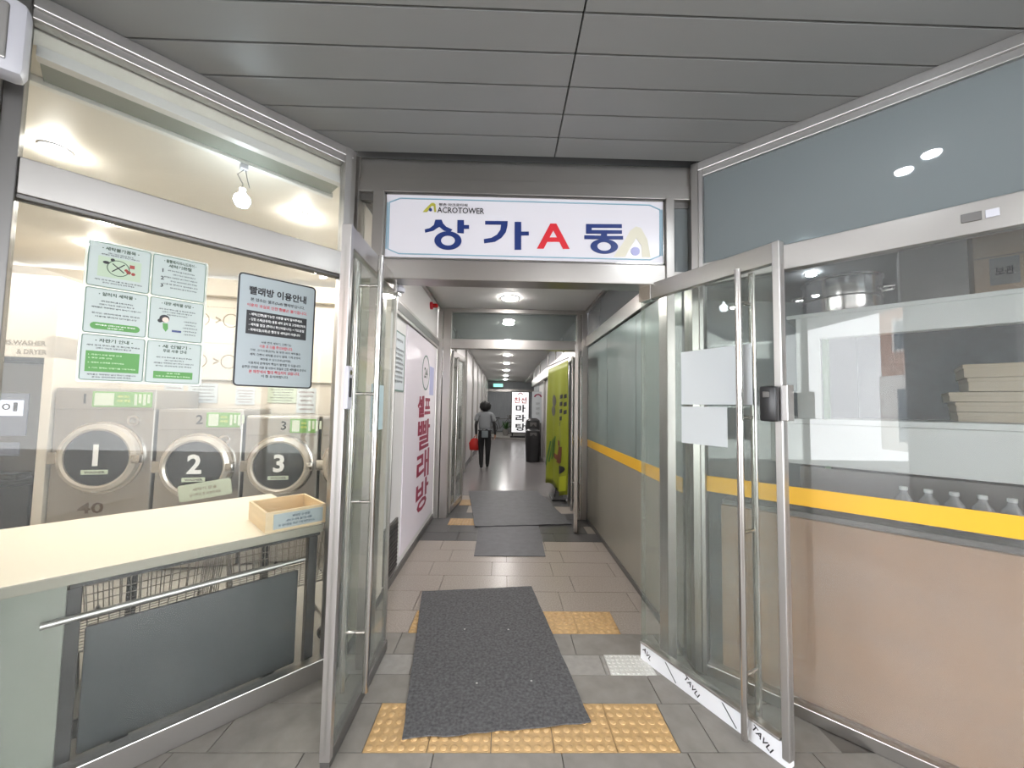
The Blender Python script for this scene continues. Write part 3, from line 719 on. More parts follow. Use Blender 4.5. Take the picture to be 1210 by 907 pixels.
B().box(1.2, 4.5, 15.5, 15.6, 0, 3.06).build('return_wall', far_wall_m, wr)
B().box(1.2, 4.5, 15.5, 23.2, 3.0, 3.06).build('side_ceiling', white_ceiling, wr)
B().box(4.4, 4.5, 15.6, 23.2, 0, 3.06).build('side_wall', white_wall, wr)
# end wall made of grey shutter panels
we = struct('wall_end')
B().box(-1.1, 4.5, 23.1, 23.2, 0, 3.06).build('wall_face', far_wall_m, we)
for k in range(6): B().box(-1.0+.9*k, -.14+.9*k, 23.06, 23.1, .1, 2.45, .005).build('shutter_panel', far_wall_m, we)
B().box(-1.0, 4.4, 23.0, 23.1, 2.45, 2.6, .004).build('header_beam', steel_h, we)
t = thing('exit_sign', 'small green lit exit sign at the far end of the corridor', 'sign', Matrix.Translation((-.38, 22.6, 2.80)))
B().box(-.3, .3, -.04, .04, -.11, .11, .01).build('case', device_white, t)
B().box(-.27, .27, -.045, -.04, -.09, .09).build('face', exit_green, t)
B().box(-.01, .01, -.01, .01, .11, .26).build('hanger', steel, t)

# ---- rubber mats
def mat_thing(label, pts, m, z0, th, rag=.0, seed=1, lift=None):
    r = random.Random(seed); P = []
    for i in range(4):
        a = Vector(pts[i]); c = Vector(pts[(i+1) % 4]); n = 14
        nrm = Vector((-(c-a).y, (c-a).x)).normalized()
        for k in range(n):
            j = (r.uniform(-1, 1)*rag if k else 0)
            if i == 2: j *= 2.4
            P.append(a.lerp(c, k/n)+nrm*j)
    b = B(); b.prism([(p.x, p.y) for p in P], z0, z0+th)
    o = b.build('rubber_mat', m); tag(o, label, 'mat', 'rubber floor mats'); return o
mat_thing('large dark rubber mat lying askew over the nearest yellow tactile strip', [(-.679, 3.443), (.275, 3.553), (.478, 2.07), (-.464, 1.964)], rubber, .0075, .006, .0035, 3)
mat_thing('dark rubber mat lying through the inner doorway', [(-.64, 7.35), (.66, 7.45), (.96, 5.39), (-.361, 5.236)], rubber2, .0078, .010, .004, 5)
mat_thing('smaller grey rubber mat tucked under the doorway mat', [(-.31, 5.36), (.50, 5.36), (.478, 4.266), (-.297, 4.258)], rubber2, .0012, .006, .001, 9)
# wear marks: small pale studs on the near mat
studs = [(-.256, 2.88), (.06, 2.88), (.19, 2.36), (-.13, 2.34)]
near = [o for o in COL.objects if o.name == 'rubber_mat'][0]
for x, y in studs: B().lathe([(.007, .0135), (.004, .0155)], (x, y, 0), 'z', 10).build('rivet', alu, near)

# ---- lightbox sign and poster, bins, banner
t = thing('lightbox_sign', 'white standing lightbox sign with red and black lettering at corridor end', 'sign', Matrix.Translation((.79, 18.95, .07)))
B().box(-.45, .45, 0, .22, .22, 2.26, .01).build('case', black_paint, t)
B().box(-.41, .41, -.006, 0, .26, 2.22).build('lit_face', lightbox_face, t)
B().box(-.47, .47, -.05, .27, 0, .07, .008).build('base', black_paint, t)
for x in (-.37, .37): B().box(x-.03, x+.03, .06, .16, .07, .22).build('foot', black_paint, t)
text('red_lettering', '찬선', red_ink, t, 0, 1.83, -.009, .62, .30, .015)
B().ring(0, 2.10, .12, .075, -.010, -.006, 16, 1, .8, 0, math.pi).build('emblem', crimson, t)
for s_, z in (('마', 1.42), ('라', .95), ('탕', .51)): text('black_lettering', s_, ink, t, .02, z, -.009, .48, .36, .025)
t = thing('wall_poster', 'narrow white poster with red emblem behind the black bins', 'poster', Matrix.Translation((1.10, 12.6, 0)))
B().box(-.19, .19, 0, .04, 1.08, 2.1, .004).build('sheet', paper, t)
B().ring(0, 1.92, .13, .08, -.004, 0, 16, 1, .8, 0, math.pi).build('emblem', crimson, t)
lines('lettering', [('마라탕', 0, 1.7-.16*k, .12) for k in range(3)], mat('grey_ink', srgb(150, 156, 158), .5), t, -.003, .1)
B().box(-.19, .19, 0.0, .04, 0, 1.08, .004).build('stand_panel', steel_dark, t)
def bin_(x, y, h, label):
    t = thing('waste_bin', label, 'bin', Matrix.Translation((x, y, 0)), 'black bins in the corridor')
    B().lathe([(.0, 0), (.20, 0), (.225, h*.7), (.225, h*.74)], (0, 0, 0), 'z', 20).build('bucket', black_plastic, t, True)
    B().lathe([(.235, h*.74), (.235, h*.80), (.21, h*.95), (.12, h), (0, h)], (0, 0, 0), 'z', 20).build('lid', black_plastic, t, True)
    B().box(-.1, .1, -.225, -.18, h*.80, h*.9, .01).build('flap', steel_dark, t)
bin_(.90, 12.0, 1.25, 'tall black bin in front of the white poster')
bin_(.86, 11.4, .95, 'shorter black bin nearest the lime banner')
# banner: hanging vinyl sheet with folds
t = thing('vinyl_banner', 'lime green vinyl banner hanging beside the right inner door', 'banner', Matrix.Identity(4))
A = Vector((.845, 7.45)); Bq = Vector((1.045, 6.35))
bm = bmesh.new(); nu, nv = 24, 20; g = []
def bpt(u, v):
    p = A.lerp(Bq, u); n = Vector((-.98, -.18)); f = .05*math.sin(u*9+v*1.5)*(1-v)*.8+.03*math.sin(u*17+2*v)*(1-v)
    p = p+n*f; bot = .16+.05*math.sin(u*7); top = 2.40-.06*(1-u)
    return Vector((p.x, p.y, bot+(top-bot)*v))
for i in range(nu+1): g.append([bm.verts.new(bpt(i/nu, j/nv)) for j in range(nv+1)])
for i in range(nu):
    for j in range(nv): bm.faces.new((g[i][j], g[i+1][j], g[i+1][j+1], g[i][j+1]))
me = bpy.data.meshes.new('sheet'); bm.to_mesh(me); bm.free(); me.materials.append(banner_m)
for p in me.polygons: p.use_smooth = True
sh = put('sheet', me, t); so = sh.modifiers.new('thick', 'SOLIDIFY'); so.thickness = .004
def patch(name, m, u0, u1, v0, v1, parent, shape=None, off=.006):
    bm = bmesh.new(); n = 8; q = []
    for i in range(n+1):
        q.append([])
        for j in range(n+1):
            u, v = u0+(u1-u0)*i/n, v0+(v1-v0)*j/n
            if shape == 'o':
                a, b2 = (i/n*2-1), (j/n*2-1); rr = max(abs(a), abs(b2)); L = math.hypot(a, b2) or 1
                a, b2 = a/L*rr, b2/L*rr; u, v = (u0+u1)/2+a*(u1-u0)/2, (v0+v1)/2+b2*(v1-v0)/2
            if shape == '/': u += (v-v0)*.5
            p = bpt(u, v)+Vector((-.98*off, -.18*off, 0)); q[-1].append(bm.verts.new(p))
    for i in range(n):
        for j in range(n): bm.faces.new((q[i][j], q[i+1][j], q[i+1][j+1], q[i][j+1]))
    me = bpy.data.meshes.new(name); bm.to_mesh(me); bm.free(); me.materials.append(m); put(name, me, parent)
patch('lettering', banner_dark, .25, .45, .66, .76, sh, 'o'); patch('lettering', banner_dark, .22, .42, .58, .67, sh, 'o')
for k in range(4): patch('lettering', ink, .70, .82, .56+.055*k, .59+.055*k, sh)
for k in range(3): patch('lettering', ink, .86, .95, .60+.06*k, .63+.06*k, sh)
patch('lettering', ink, .66, .74, .52, .55, sh)
for k in range(4): patch('printed_leaf', green_print, .08+.08*k, .12+.08*k, .15+.03*k, .36+.02*k, sh, '/')
patch('printed_pattern', brown_print, .52, .78, .36, .40, sh); patch('printed_pattern', brown_print, .48, .60, .22, .36, sh, '/'); patch('printed_pattern', brown_print, .34, .58, .24, .28, sh, '/')
patch('printed_pattern', brown_print, .78, .86, .24, .36, sh); patch('printed_blob', ink, .66, .94, .16, .22, sh, 'o'); patch('printed_patch', lime_bright, .70, .97, .03, .14, sh)
B().tube([(.83, 7.5, 2.40), (1.05, 6.33, 2.44)], .012, 8).build('rail', steel_dark, t, True)
b = B(); b.tube([(.92, 6.9, .03), (.95, 6.9, .19)], .012, 8); b.box(.85, 1.09, 6.7, 7.2, 0, .03, .006); b.build('base', black_paint, t)

# ---- a bicycle parked far back
t = thing('bicycle', 'dark bicycle parked by the grey shutter at the corridor end', 'bicycle', Matrix.Translation((-.15, 21.3, .07)))
for x in (-.52, .52):
    b = B(); b.ring(x, .33, .33, .295, -.02, .02, 24); wv = b.build('wheel', black_plastic, t)
    b = B()
    for k in range(6):
        a = math.pi*k/6; b.tube([(x-.3*math.cos(a), 0, .33-.3*math.sin(a)), (x+.3*math.cos(a), 0, .33+.3*math.sin(a))], .004, 5)
    b.build('spoke', steel, wv)
b = B(); P = {'r': (-.52, 0, .33), 'f': (.52, 0, .33), 'b': (-.05, 0, .3), 's': (-.2, 0, .8), 'h': (.38, 0, .85)}
for a, c in ('rb', 'rs', 'bs', 'sh', 'bh', 'hf'): b.tube([P[a], P[c]], .018, 8)
b.build('frame', steel_dark, t, True)
b = B(); b.tube([(.38, 0, .85), (.34, 0, 1.02)], .014, 8); b.tube([(.32, -.25, 1.03), (.34, 0, 1.02), (.32, .25, 1.03)], .013, 8); b.build('handlebar', steel_dark, t, True)
B().box(-.34, -.08, -.07, .07, .84, .90, .02).build('saddle', black_plastic, t, True)
B().box(.42, .72, -.16, .16, .82, 1.04, .01).build('basket', steel_dark, t)
t = thing('potted_plant', 'small potted plant beside the lightbox at corridor end', 'plant', Matrix.Translation((.1, 20.2, .07)))
B().lathe([(.12, 0), (.17, .28), (.17, .32), (.14, .32)], (0, 0, 0), 'z', 16).build('pot', concrete, t, True)
b = B()
for k in range(26):
    a = rnd.uniform(0, 6.28); l_ = rnd.uniform(.25, .55); e = rnd.uniform(.4, 1.3)
    d = Vector((math.cos(a)*math.cos(e), math.sin(a)*math.cos(e), math.sin(e)))
    sd = Vector((-math.sin(a), math.cos(a), 0))*.05; o_ = Vector((0, 0, .3))
    v = [b.bm.verts.new(p) for p in (o_, o_+d*l_*.5+sd, o_+d*l_, o_+d*l_*.5-sd)]; b.bm.faces.new(v)
b.build('foliage', green_print, t, kind='stuff')

# ================================================================== PERSON
PX = Matrix.Translation((-.49, 10.05, 0)) @ Matrix.Rotation(math.radians(4), 4, 'Z')
per = thing('person', 'person in grey tee and black trousers walking away down the corridor', 'person', PX)
def skinned(name, V, E, m, parent, sub=2, mats=None, fn=None, root=0):
    me = bpy.data.meshes.new(name); me.from_pydata([v[:3] for v in V], E, []); me.update()
    o = bpy.data.objects.new('tmp_'+name, me); COL.objects.link(o)
    sk = o.modifiers.new('skin', 'SKIN'); sk.use_smooth_shade = True
    for i, v in enumerate(V):
        r = v[3]; r = r if isinstance(r, tuple) else (r, r); me.skin_vertices[0].data[i].radius = r
        me.skin_vertices[0].data[i].use_root = (i == root)
    ss = o.modifiers.new('sub', 'SUBSURF'); ss.levels = sub; ss.render_levels = sub
    dg = bpy.context.evaluated_depsgraph_get(); dg.update()
    m2 = bpy.data.meshes.new_from_object(o.evaluated_get(dg)); bpy.data.objects.remove(o); m2.name = name
    m2.materials.clear()
    for mm in (mats or [m]): m2.materials.append(mm)
    for p in m2.polygons:
        p.use_smooth = True
        if fn: p.material_index = fn(p.center)
    return put(name, m2, parent)
# walking: facing +y; left arm (viewer left) holds the bag, right arm hangs
V = [(0, 0, .93, (.15, .105)), (0, .01, 1.08, (.135, .10)), (0, .03, 1.26, (.165, .105)), (0, .035, 1.38, (.12, .085)), (0, .045, 1.46, .052), (0, .065, 1.54, (.07, .08)), (0, .07, 1.62, (.072, .088)), (0, .065, 1.67, .05),
     (-.18, .03, 1.37, .055), (-.235, .0, 1.10, .042), (-.225, .12, .90, .032), (-.222, .15, .86, .026),
     (.18, .03, 1.37, .055), (.245, -.01, 1.11, .042), (.27, .05, .87, .03), (.275, .065, .83, .026),
     (-.088, .0, .86, .112), (-.085, .05, .49, .075), (-.078, -.06, .10, .054), (-.07, -.10, .055, .04), (-.075, .07, .035, .034),
     (.088, .0, .86, .112), (.088, .01, .49, .075), (.085, .06, .10, .054), (.08, .03, .055, .04), (.088, .20, .035, .034)]
E = [(0, 1), (1, 2), (2, 3), (3, 4), (4, 5), (5, 6), (6, 7), (3, 8), (8, 9), (9, 10), (10, 11), (3, 12), (12, 13), (13, 14), (14, 15), (0, 16), (16, 17), (17, 18), (18, 19), (19, 20), (0, 21), (21, 22), (22, 23), (23, 24), (24, 25)]
# fingers, as short chains rooted in the palms
for pi, s_ in ((11, -1), (15, 1)):
    p = V[pi]
    for k in range(4):
        a = len(V); yy = p[1]-.03+.02*k; ln = [.060, .068, .064, .05][k]
        V += [(p[0], yy, p[2]-.035, .010), (p[0]-s_*.012, yy+.004, p[2]-.035-ln*.6, .009), (p[0]-s_*.03, yy+.006, p[2]-.035-ln, .008)]
        E += [(pi, a), (a, a+1), (a+1, a+2)]
    a = len(V); V += [(p[0]-s_*.018, p[1]+.042, p[2]-.015, .011), (p[0]-s_*.03, p[1]+.052, p[2]-.05, .009)]; E += [(pi, a), (a, a+1)]
def pick(c):
    if c.z > 1.475: return 0
    if abs(c.x) > .17 and c.z < .86 and c.z > .7: return 0
    if abs(c.x) > .15 and c.z < 1.40 and c.z > .80: return 2
    if c.z < .11: return 2
    return 1 if c.z < .99 else 3
skinned('body', V, E, None, per, 2, [skin, pants_m, black_paint, shirt_m], pick)
TV = [(0, .0, .965, (.178, .130)), (0, .01, 1.08, (.168, .122)), (0, .03, 1.26, (.190, .125)), (0, .035, 1.39, (.138, .10)), (0, .045, 1.455, .062), (-.19, .03, 1.375, .070), (-.232, .01, 1.19, .068), (.19, .03, 1.375, .070), (.238, .0, 1.19, .068)]
skinned('tee_shirt', TV, [(0, 1), (1, 2), (2, 3), (3, 4), (3, 5), (5, 6), (3, 7), (7, 8)], shirt_m, per, 2)
# hair: curly bob
bm = bmesh.new(); bmesh.ops.create_icosphere(bm, subdivisions=4, radius=1)
for v in bm.verts:
    n = v.co.copy(); r = 1+.10*math.sin(n.x*13+1)*math.sin(n.y*12)*math.sin(n.z*14+2)+.05*math.sin(n.x*29)*math.sin(n.z*27)
    face = max(0, n.y-.45)*.9 if n.z < .35 else 0
    v.co = Vector((n.x*.145*r, n.y*.14*r*(1-face)-.03, n.z*.135*r))
me = bpy.data.meshes.new('hair'); bm.to_mesh(me); bm.free(); me.materials.append(hair_m)
for p in me.polygons: p.use_smooth = True
put('hair', me, per, (0, .04, 1.60))
# face features on the far side of the head
b = B(); b.lathe([(0, 0), (.012, .006), (.008, .018), (0, .024)], (0, .155, 1.565), 'y', 8); b.build('nose', skin, per, True)
for s_ in (-1, 1): B().lathe([(0, 0), (.008, .003), (0, .006)], (s_*.03, .150, 1.595), 'y', 8).build('eye', ink, per, True)
B().box(-.02, .02, .146, .152, 1.522, 1.53, .002).build('mouth', red_ink, per)
B().box(-.085, .085, -.155, -.105, .80, .975, .02).build('waist_pouch', mat('grey_pouch', srgb(120, 128, 132), .7), per, True)
B().lathe([(.178, .955), (.18, .985)], (0, 0, 0), 'z', 24, 1, .78).build('belt', black_paint, per, True)
# red bag held in the left hand
t = thing('shopping_bag', 'red shopping bag held in the left hand of the walking person', 'bag', PX @ Matrix.Translation((-.25, .15, .45)))
b = B()
vs = []
for z, wx, wy in ((0, .13, .05), (.06, .155, .07), (.18, .15, .06), (.27, .10, .03), (.31, .05, .015)):
    vs.append([b.bm.verts.new((wx*math.cos(a)*(1+.08*math.sin(3*a+z*20)), wy*math.sin(a), z)) for a in [2*math.pi*k/16 for k in range(16)]])
for i in range(4):
    for k in range(16): b.bm.faces.new((vs[i][k], vs[i][(k+1) % 16], vs[i+1][(k+1) % 16], vs[i+1][k]))
b.bm.faces.new(vs[0]); b.bm.faces.new(vs[-1]); b.build('pouch', red_bag_m, t, True)
b = B(); b.tube([(-.04, 0, .30), (-.01, 0, .36), (.03, 0, .37), (.05, 0, .30)], .008, 8); b.build('handle', red_bag_m, t, True)

# ================================================================== LAUNDRY ROOM
wb = struct('wall_back', FM)
B().box(-3.55, 1.45, .80, .90, 0, 3.05).build('wall_face', cream_wall, wb)
B().box(-3.55, 1.42, .775, .80, 1.86, 1.875, .003).build('wall_ledge', counter_edge, wb)
B().box(-1.93, -1.855, -.02, .80, 0, 2.2, .004).build('pilaster', cream_wall, wb)
B().box(-3.5, -1.855, -.02, .80, 1.99, 2.75, .004).build('bulkhead', cream_wall, wb)
b = B().box(-1.2, 1.3, .70, .80, 2.85, 3.05, .003).build('cornice', cream_wall, wb)
# wall print: process diagram
text('wall_lettering', 'MS.WASHER', mat('grey_print', srgb(150, 140, 122), .5), wb, -2.08, 2.12, -.024, .32, .045, .03)
text('wall_lettering', '& DRYER', MATS['grey_print'], wb, -2.02, 2.04, -.024, .22, .045, .03)
for z in (2.73, 2.30):
    b = B()
    for k in range(22): b.box(-1.15+.03*k, -1.135+.03*k, .797, .80, z, z+.008)
    b.build('dotted_line', MATS['grey_print'], wb)
for z in (2.58, 2.09):
    for x in (-1.115, -.81):
        B().ring(x, z, .085, .072, .797, .80, 24).build('diagram_ring', MATS['grey_print'], wb)
    text('diagram_arrow', '>', MATS['grey_print'], wb, -.94, z, .796, .06, .09, .03)
wls = B().box(-6.3, -6.2, 1.0, 5.2, 0, 3.05).build('wall_left.002', cream_wall, kind='structure')
wlo = B().box(-6.3, -2.25, 1.08, 1.18, 0, 3.4).build('wall_front', cream_wall, kind='structure')
B().prism([(-1.06, 2.5), (-1.06, 5.6), (-6.25, 4.8), (-6.25, 1.15), (-2.35, 1.15), (-2.0, 1.56)], 3.10, 3.2).build('ceiling.002', cream_ceiling, kind='structure')
so = struct('trim_5', FL, 'white soffit drop above the laundry window')
B().box(-1.3, -.0, .05, .10, 3.05, 3.1, .003).build('soffit_face', white_wall, so)
B().box(-1.62, .0, .30, .335, 3.065, 3.10, .003).build('cable_trunking', white_ceiling, so)
B().box(-1.3, -.02, .10, .30, 3.085, 3.10).build('soffit_strip', frost_leg, so)
for i, (x, y) in enumerate([(-2.68, 2.25), (-3.95, 3.71), (-2.15, 4.15), (-3.3, 3.15), (-1.65, 4.3), (-4.6, 3.0), (-1.62, 3.0)]):
    downlight(Matrix.Translation((x, y, 3.10)), .055, L_laundry, ['warm laundry downlight nearest the glass wall', 'warm laundry downlight above the payment machine', 'warm laundry downlight over the middle of the room', 'warm laundry downlight over the folding counter', 'warm laundry downlight in the far right corner', 'warm laundry downlight at the far left', 'warm laundry downlight by the corridor wall'][i], 'laundry downlights')
t = thing('pendant_lamp', 'bright bare bulb hanging from wires behind the upper left glass', 'lamp', at(FL, -.52, .32, 3.065))
B().box(-.02, .02, -.02, .02, -.03, 0, .003).build('ceiling_clip', device_white, t)
b = B(); b.tube([(0, 0, -.03), (-.03, 0, -.07), (.0, 0, -.12), (-.005, 0, -.15)], .003, 6); b.tube([(.01, 0, -.03), (.02, 0, -.08), (.035, 0, -.13)], .0025, 6); b.build('wire', steel_dark, t)
B().lathe([(.0, -.15), (.016, -.15), (.016, -.175), (.04, -.2), (.045, -.225), (.03, -.255), (0, -.262)], (0, 0, 0), 'z', 16).build('bulb', L_bulb, t, True)

def washer(x0, x1, h, cz, R_, num, label, panel_l):
    cx = (x0+x1)/2; w_ = x1-x0
    t = thing('washing_machine', label, 'washing machine', at(FM, cx, 0, 0), 'washing machines along the back wall')
    B().box(-w_/2+.008, w_/2-.008, 0, .74, .02, h, .012).build('body', washer_steel, t)
    B().box(-w_/2+.02, w_/2-.02, -.014, .02, h-.20, h-.02, .005).build('control_panel', washer_steel, t)
    cp = B().box(panel_l, w_/2-.03, -.022, -.014, h-.175, h-.03, .003).build('label_strip', lcd, t)
    pw = w_/2-.03-panel_l
    B().box(panel_l+.02, panel_l+pw*.36, -.0235, -.022, h-.16, h-.045).build('pale_field', lcd2, cp)
    b = B()
    for k in range(4): b.box(panel_l+pw*.70+.035*k, panel_l+pw*.70+.022+.035*k, -.0235, -.022, h-.155+.02*(k % 2), h-.05)
    b.build('pale_mark', lcd2, cp)
    lines('label_lettering', [('세탁 코스', panel_l+pw*.52, h-.075, pw*.2), ('사용 방법', panel_l+pw*.52, h-.115, pw*.22)], mat('yellow_ink', srgb(226, 220, 120), .5), cp, -.0235, .024)
    text('panel_number', str(num), ink, t, panel_l-.06, h-.10, -.0152, None, .09, .02)
    # door
    dr_ = B().lathe([(R_*.80, -.02), (R_*.80, -.075), (R_*.86, -.085), (R_*.97, -.07), (R_, -.04), (R_, .005)], (0, 0, cz), 'y', 40).build('door_ring', bezel, t, True)
    B().lathe([(R_*1.06, .002), (R_*1.06, -.022), (R_*.99, -.026), (R_*.99, .002)], (0, 0, cz), 'y', 40).build('door_seat', chrome, t, True)
    B().lathe([(0, -.088), (R_*.4, -.084), (R_*.79, -.062), (R_*.80, -.03)], (0, 0, cz), 'y', 36).build('door_glass', dark_glass, dr_, True)
    text('door_number', str(num), white_ink, dr_, .01, cz+.03, -.098, None, R_*.62, .03)
    B().box(-R_*.30, R_*.34, -.094, -.086, cz-R_*.46, cz-R_*.33, .002).build('door_plate', lcd2, dr_)
    lines('plate_lettering', [('WASHER', 0.01, cz-R_*.395, R_*.5)], ink, dr_, -.0955, .022)
    B().box(-R_*1.22, -R_*.9, -.05, -.01, cz-.055, cz+.055, .006).build('hinge', chrome, t)
    B().box(R_*.88, R_*1.10, -.10, -.04, cz-.05, cz+.03, .01).build('door_handle', chrome, dr_, True)
    B().ring(w_*.28, h-.30, .05, .03, -.012, .0, 20).build('lock_knob', chrome, t)
    B().box(-w_/2+.03, w_/2-.03, -.008, .0, .06, .28, .004).build('kick_panel', washer_steel, t)
    return t
washer(-1.847, -1.047, 1.725, 1.084, .315, 1, 'large stainless washing machine number 1 at the left end of the row', -.10)
t1 = washer(-1.039, -.296, 1.54, .99, .30, 2, 'mid-sized stainless washer with the pale frosted plate under its round door', .05)
t3 = washer(-.288, .405, 1.485, .985, .29, 3, 'stainless washer standing straight behind the open pine box', .07)
washer(.414, 1.08, 1.485, .985, .29, 4, 'last stainless washing machine half hidden behind the left entrance door', .07)
text('capacity_number', '40', mat('brown_print', srgb(104, 90, 82), .5), [o for o in COL.objects if o.name == 'washing_machine'][0], -.06, .62, -.004, .20, .10, .02)
t = thing('frosted_notice', 'pale green notice plate fixed under the door of washer 2', 'notice', at(FM, -.552, -.10, .775) @ Matrix.Rotation(math.radians(-9), 4, 'Y'))
B().wall_prism(rrect(0, 0, .44, .155, .02), -.004, .004).build('plate', lcd2, t)
lines('lettering', [('세탁기 문을', 0, .02, .2), ('닫아주신 후 사용하세요', 0, -.03, .26)], MATS['grey_print'], t, -.0055, .03)
for i, (a, c, z0, z1_, mm, lb) in enumerate([(-1.434, -1.247, 1.573, 1.802, 'paper', 'small cream notice on the laundry wall above left side of washer 2'), (-1.202, -.899, 1.599, 1.829, 'paper', 'wide notice on the laundry wall above right side of washer 2'), (-.716, -.51, 1.586, 1.783, 'paper', 'small notice on the laundry wall above left edge of washer 3'),
                                        (-.375, -.06, 1.614, 1.803, 'blue', 'wide pale notice on the laundry wall above washer 3'), (-.055, .16, 1.494, 1.801, 'paper', 'tall notice on the laundry wall above right edge of washer 3')]):
    t = thing('paper_notice', lb, 'notice', at(FM, (a+c)/2, .795, (z0+z1_)/2), 'paper notices above the washers')
    wn, hn = c-a, z1_-z0
    B().box(-wn/2, wn/2, -.003, .002, -hn/2, hn/2).build('sheet', paper if mm == 'paper' else lcd2, t)
    lines('lettering', [(filler[k % 5], 0, hn*.33-k*hn*.17, wn*(.8-.1*(k % 3))) for k in range(5)], mat('brown_ink', srgb(120, 70, 60), .5) if i in (0, 2, 4) else ink, t, -.0045, hn*.075)
# payment kiosk
t = thing('payment_kiosk', 'dark payment machine with small lit screens beside the washers', 'machine', at(FM, -2.36, .02, 0))
B().box(-.42, .42, .02, .72, 0, 1.95, .01).build('body', black_paint, t)
B().box(-.42, .42, .0, .02, .92, 1.93, .004).build('face', steel_dark, t)
B().box(.02, .32, -.012, 0, 1.28, 1.66, .004).build('screen', mat('slate_panel', srgb(120, 124, 140), .3), t)
B().box(.12, .29, -.015, -.012, 1.46, 1.60).build('lit_label', screen_b, t)
B().box(.08, .28, -.012, 0, 1.10, 1.22, .004).build('lit_label', MATS['slate_panel'], t)
b = B(); b.ring(.17, 1.54, .03, .018, -.017, -.015, 12); b.box(.22, .25, -.017, -.015, 1.50, 1.58); b.build('label_mark', ink, t)
B().box(-.36, -.04, -.012, 0, 1.12, 1.42, .004).build('navy_panel', mat('dark_navy', srgb(40, 48, 70), .4), t)
B().box(-.30, -.14, -.008, 0, 1.72, 1.88).build('price_sheet', paper, t)
b = B(); b.box(-.40, .38, -.14, .02, .90, .96, .015); b.build('shelf_lip', black_plastic, t)
b = B()
b.tube([(-.12, -.06, .97), (-.02, -.10, 1.01), (.1, -.08, 1.0), (.2, -.06, 1.06)], .018, 8); b.build('cable_loop', chrome, t, True)
B().box(-.38, .38, -.01, .02, .08, .84, .006).build('lower_door', black_plastic, t)
B().ring(-.12, .62, .18, .165, -.02, -.01, 28).build('door_ring', steel, t)
# folding counter
t = thing('folding_counter', 'long cream topped folding counter behind the left glass', 'counter', FL)
B().box(-1.50, -.06, .07, 1.17, .845, .88, .004).build('worktop', counter_top, t)
B().box(-1.50, -.06, .058, .07, .835, .88, .002).build('edge_band', counter_edge, t)
B().box(-1.09, -.06, .10, .14, .805, .835, .002).build('front_beam', black_paint, t)
B().box(-1.50, -.06, 1.08, 1.12, .805, .845, .002).build('rear_beam', black_paint, t)
B().box(-1.27, -1.095, .075, .115, .0, .835, .003).build('frosted_side', frost_leg, t)
for x, y in ((-1.075, .12), (-.10, .12), (-.10, 1.1), (-.85, 1.1), (-1.45, 1.1)):
    B().box(x-.025, x+.025, y-.025, y+.025, 0, .805, .003).build('leg', black_paint, t)
tag(B().box(-1.035, -.165, .125, .15, .07, .615, .012).build('grey_panel', grey_board, mtx=FL, smooth=True), 'slate grey board standing below the counter behind the left glass', 'panel')
b = [o for o in COL.objects if o.name == 'grey_panel'][0]
for x in (-.9, -.3): B().box(x-.03, x+.03, .10, .19, .0, .07, .004).build('foot', black_paint, b)
t = thing('towel_rail', 'slim grey metal rail running across under the counter edge', 'rail', FL)
b = B(); b.tube([(-1.16, .045, .697), (-.66, .045, .70), (-.16, .045, .70)], .014, 10); b.build('bar', alu, t, True)
b = B(); b.tube([(-1.0, .045, .70), (-1.0, .075, .70), (-1.0, .1, .70)], .008, 8); b.tube([(-.3, .045, .70), (-.3, .1, .70)], .008, 8); b.build('bracket', steel_dark, t, True)
# laundry carts
def cart(x, y, rot):
    t = thing('laundry_cart', '', 'cart', at(FL, x, y, 0, rot), 'wire laundry carts under the counter')
    b = B(); W_, D_, z0, z1_ = .27, .19, .40, .76
    for z in (z0, z0+.09, z0+.18, z0+.27, z1_):
        f = 1+.12*(z-z0)/(z1_-z0)
        r_ = .006 if z in (z0, z1_) else .0028
        q = [(-W_*f, -D_*f, z), (W_*f, -D_*f, z), (W_*f, D_*f, z), (-W_*f, D_*f, z), (-W_*f, -D_*f, z)]
        for p, c in zip(q[:-1], q[1:]): b.tube([p, c], r_, 5)
    n = 15
    for k in range(n+1):
        u = -1+2*k/n
        for s_ in (-1, 1): b.tube([(u*W_, s_*D_, z0), (u*W_*1.12, s_*D_*1.12, z1_)], .0028, 5)
    for k in range(11):
        u = -1+2*k/10
        for s_ in (-1, 1): b.tube([(s_*W_, u*D_, z0), (s_*W_*1.12, u*D_*1.12, z1_)], .0028, 5)
        b.tube([(-W_, u*D_, z0), (W_, u*D_, z0)], .0028, 5)
    b.build('wire_basket', wire_m, t, kind='stuff')
    b = B()
    for sx in (-1, 1):
        for sy in (-1, 1): b.tube([(sx*W_, sy*D_, z0), (sx*W_*.95, sy*D_, .09)], .011, 8)
        b.tube([(sx*W_*.95, -D_, .12), (sx*W_*.95, D_, .12)], .009, 8)
    b.build('frame', chrome, t, True)
    B().tube([(-W_*1.12, -D_, .80), (-W_*1.12, D_, .80)], .014, 10).build('push_handle', black_plastic, t, True)
    for sx in (-1, 1):
        for sy in (-1, 1):
            B().lathe([(.0, -.012), (.042, -.012), (.042, .012), (0, .012)], (sx*W_*.95, sy*D_, .044), 'y', 16).build('caster', black_plastic, t, True)
    return t
c_ = cart(-.80, .60, .06); c_['label'] = 'wire laundry cart under the left half of the counter'
c2_ = copy_tree(c_); c2_.matrix_basis = at(FL, -.14, .60, 0, -.10); c2_['label'] = 'wire laundry cart under the right end of the counter'
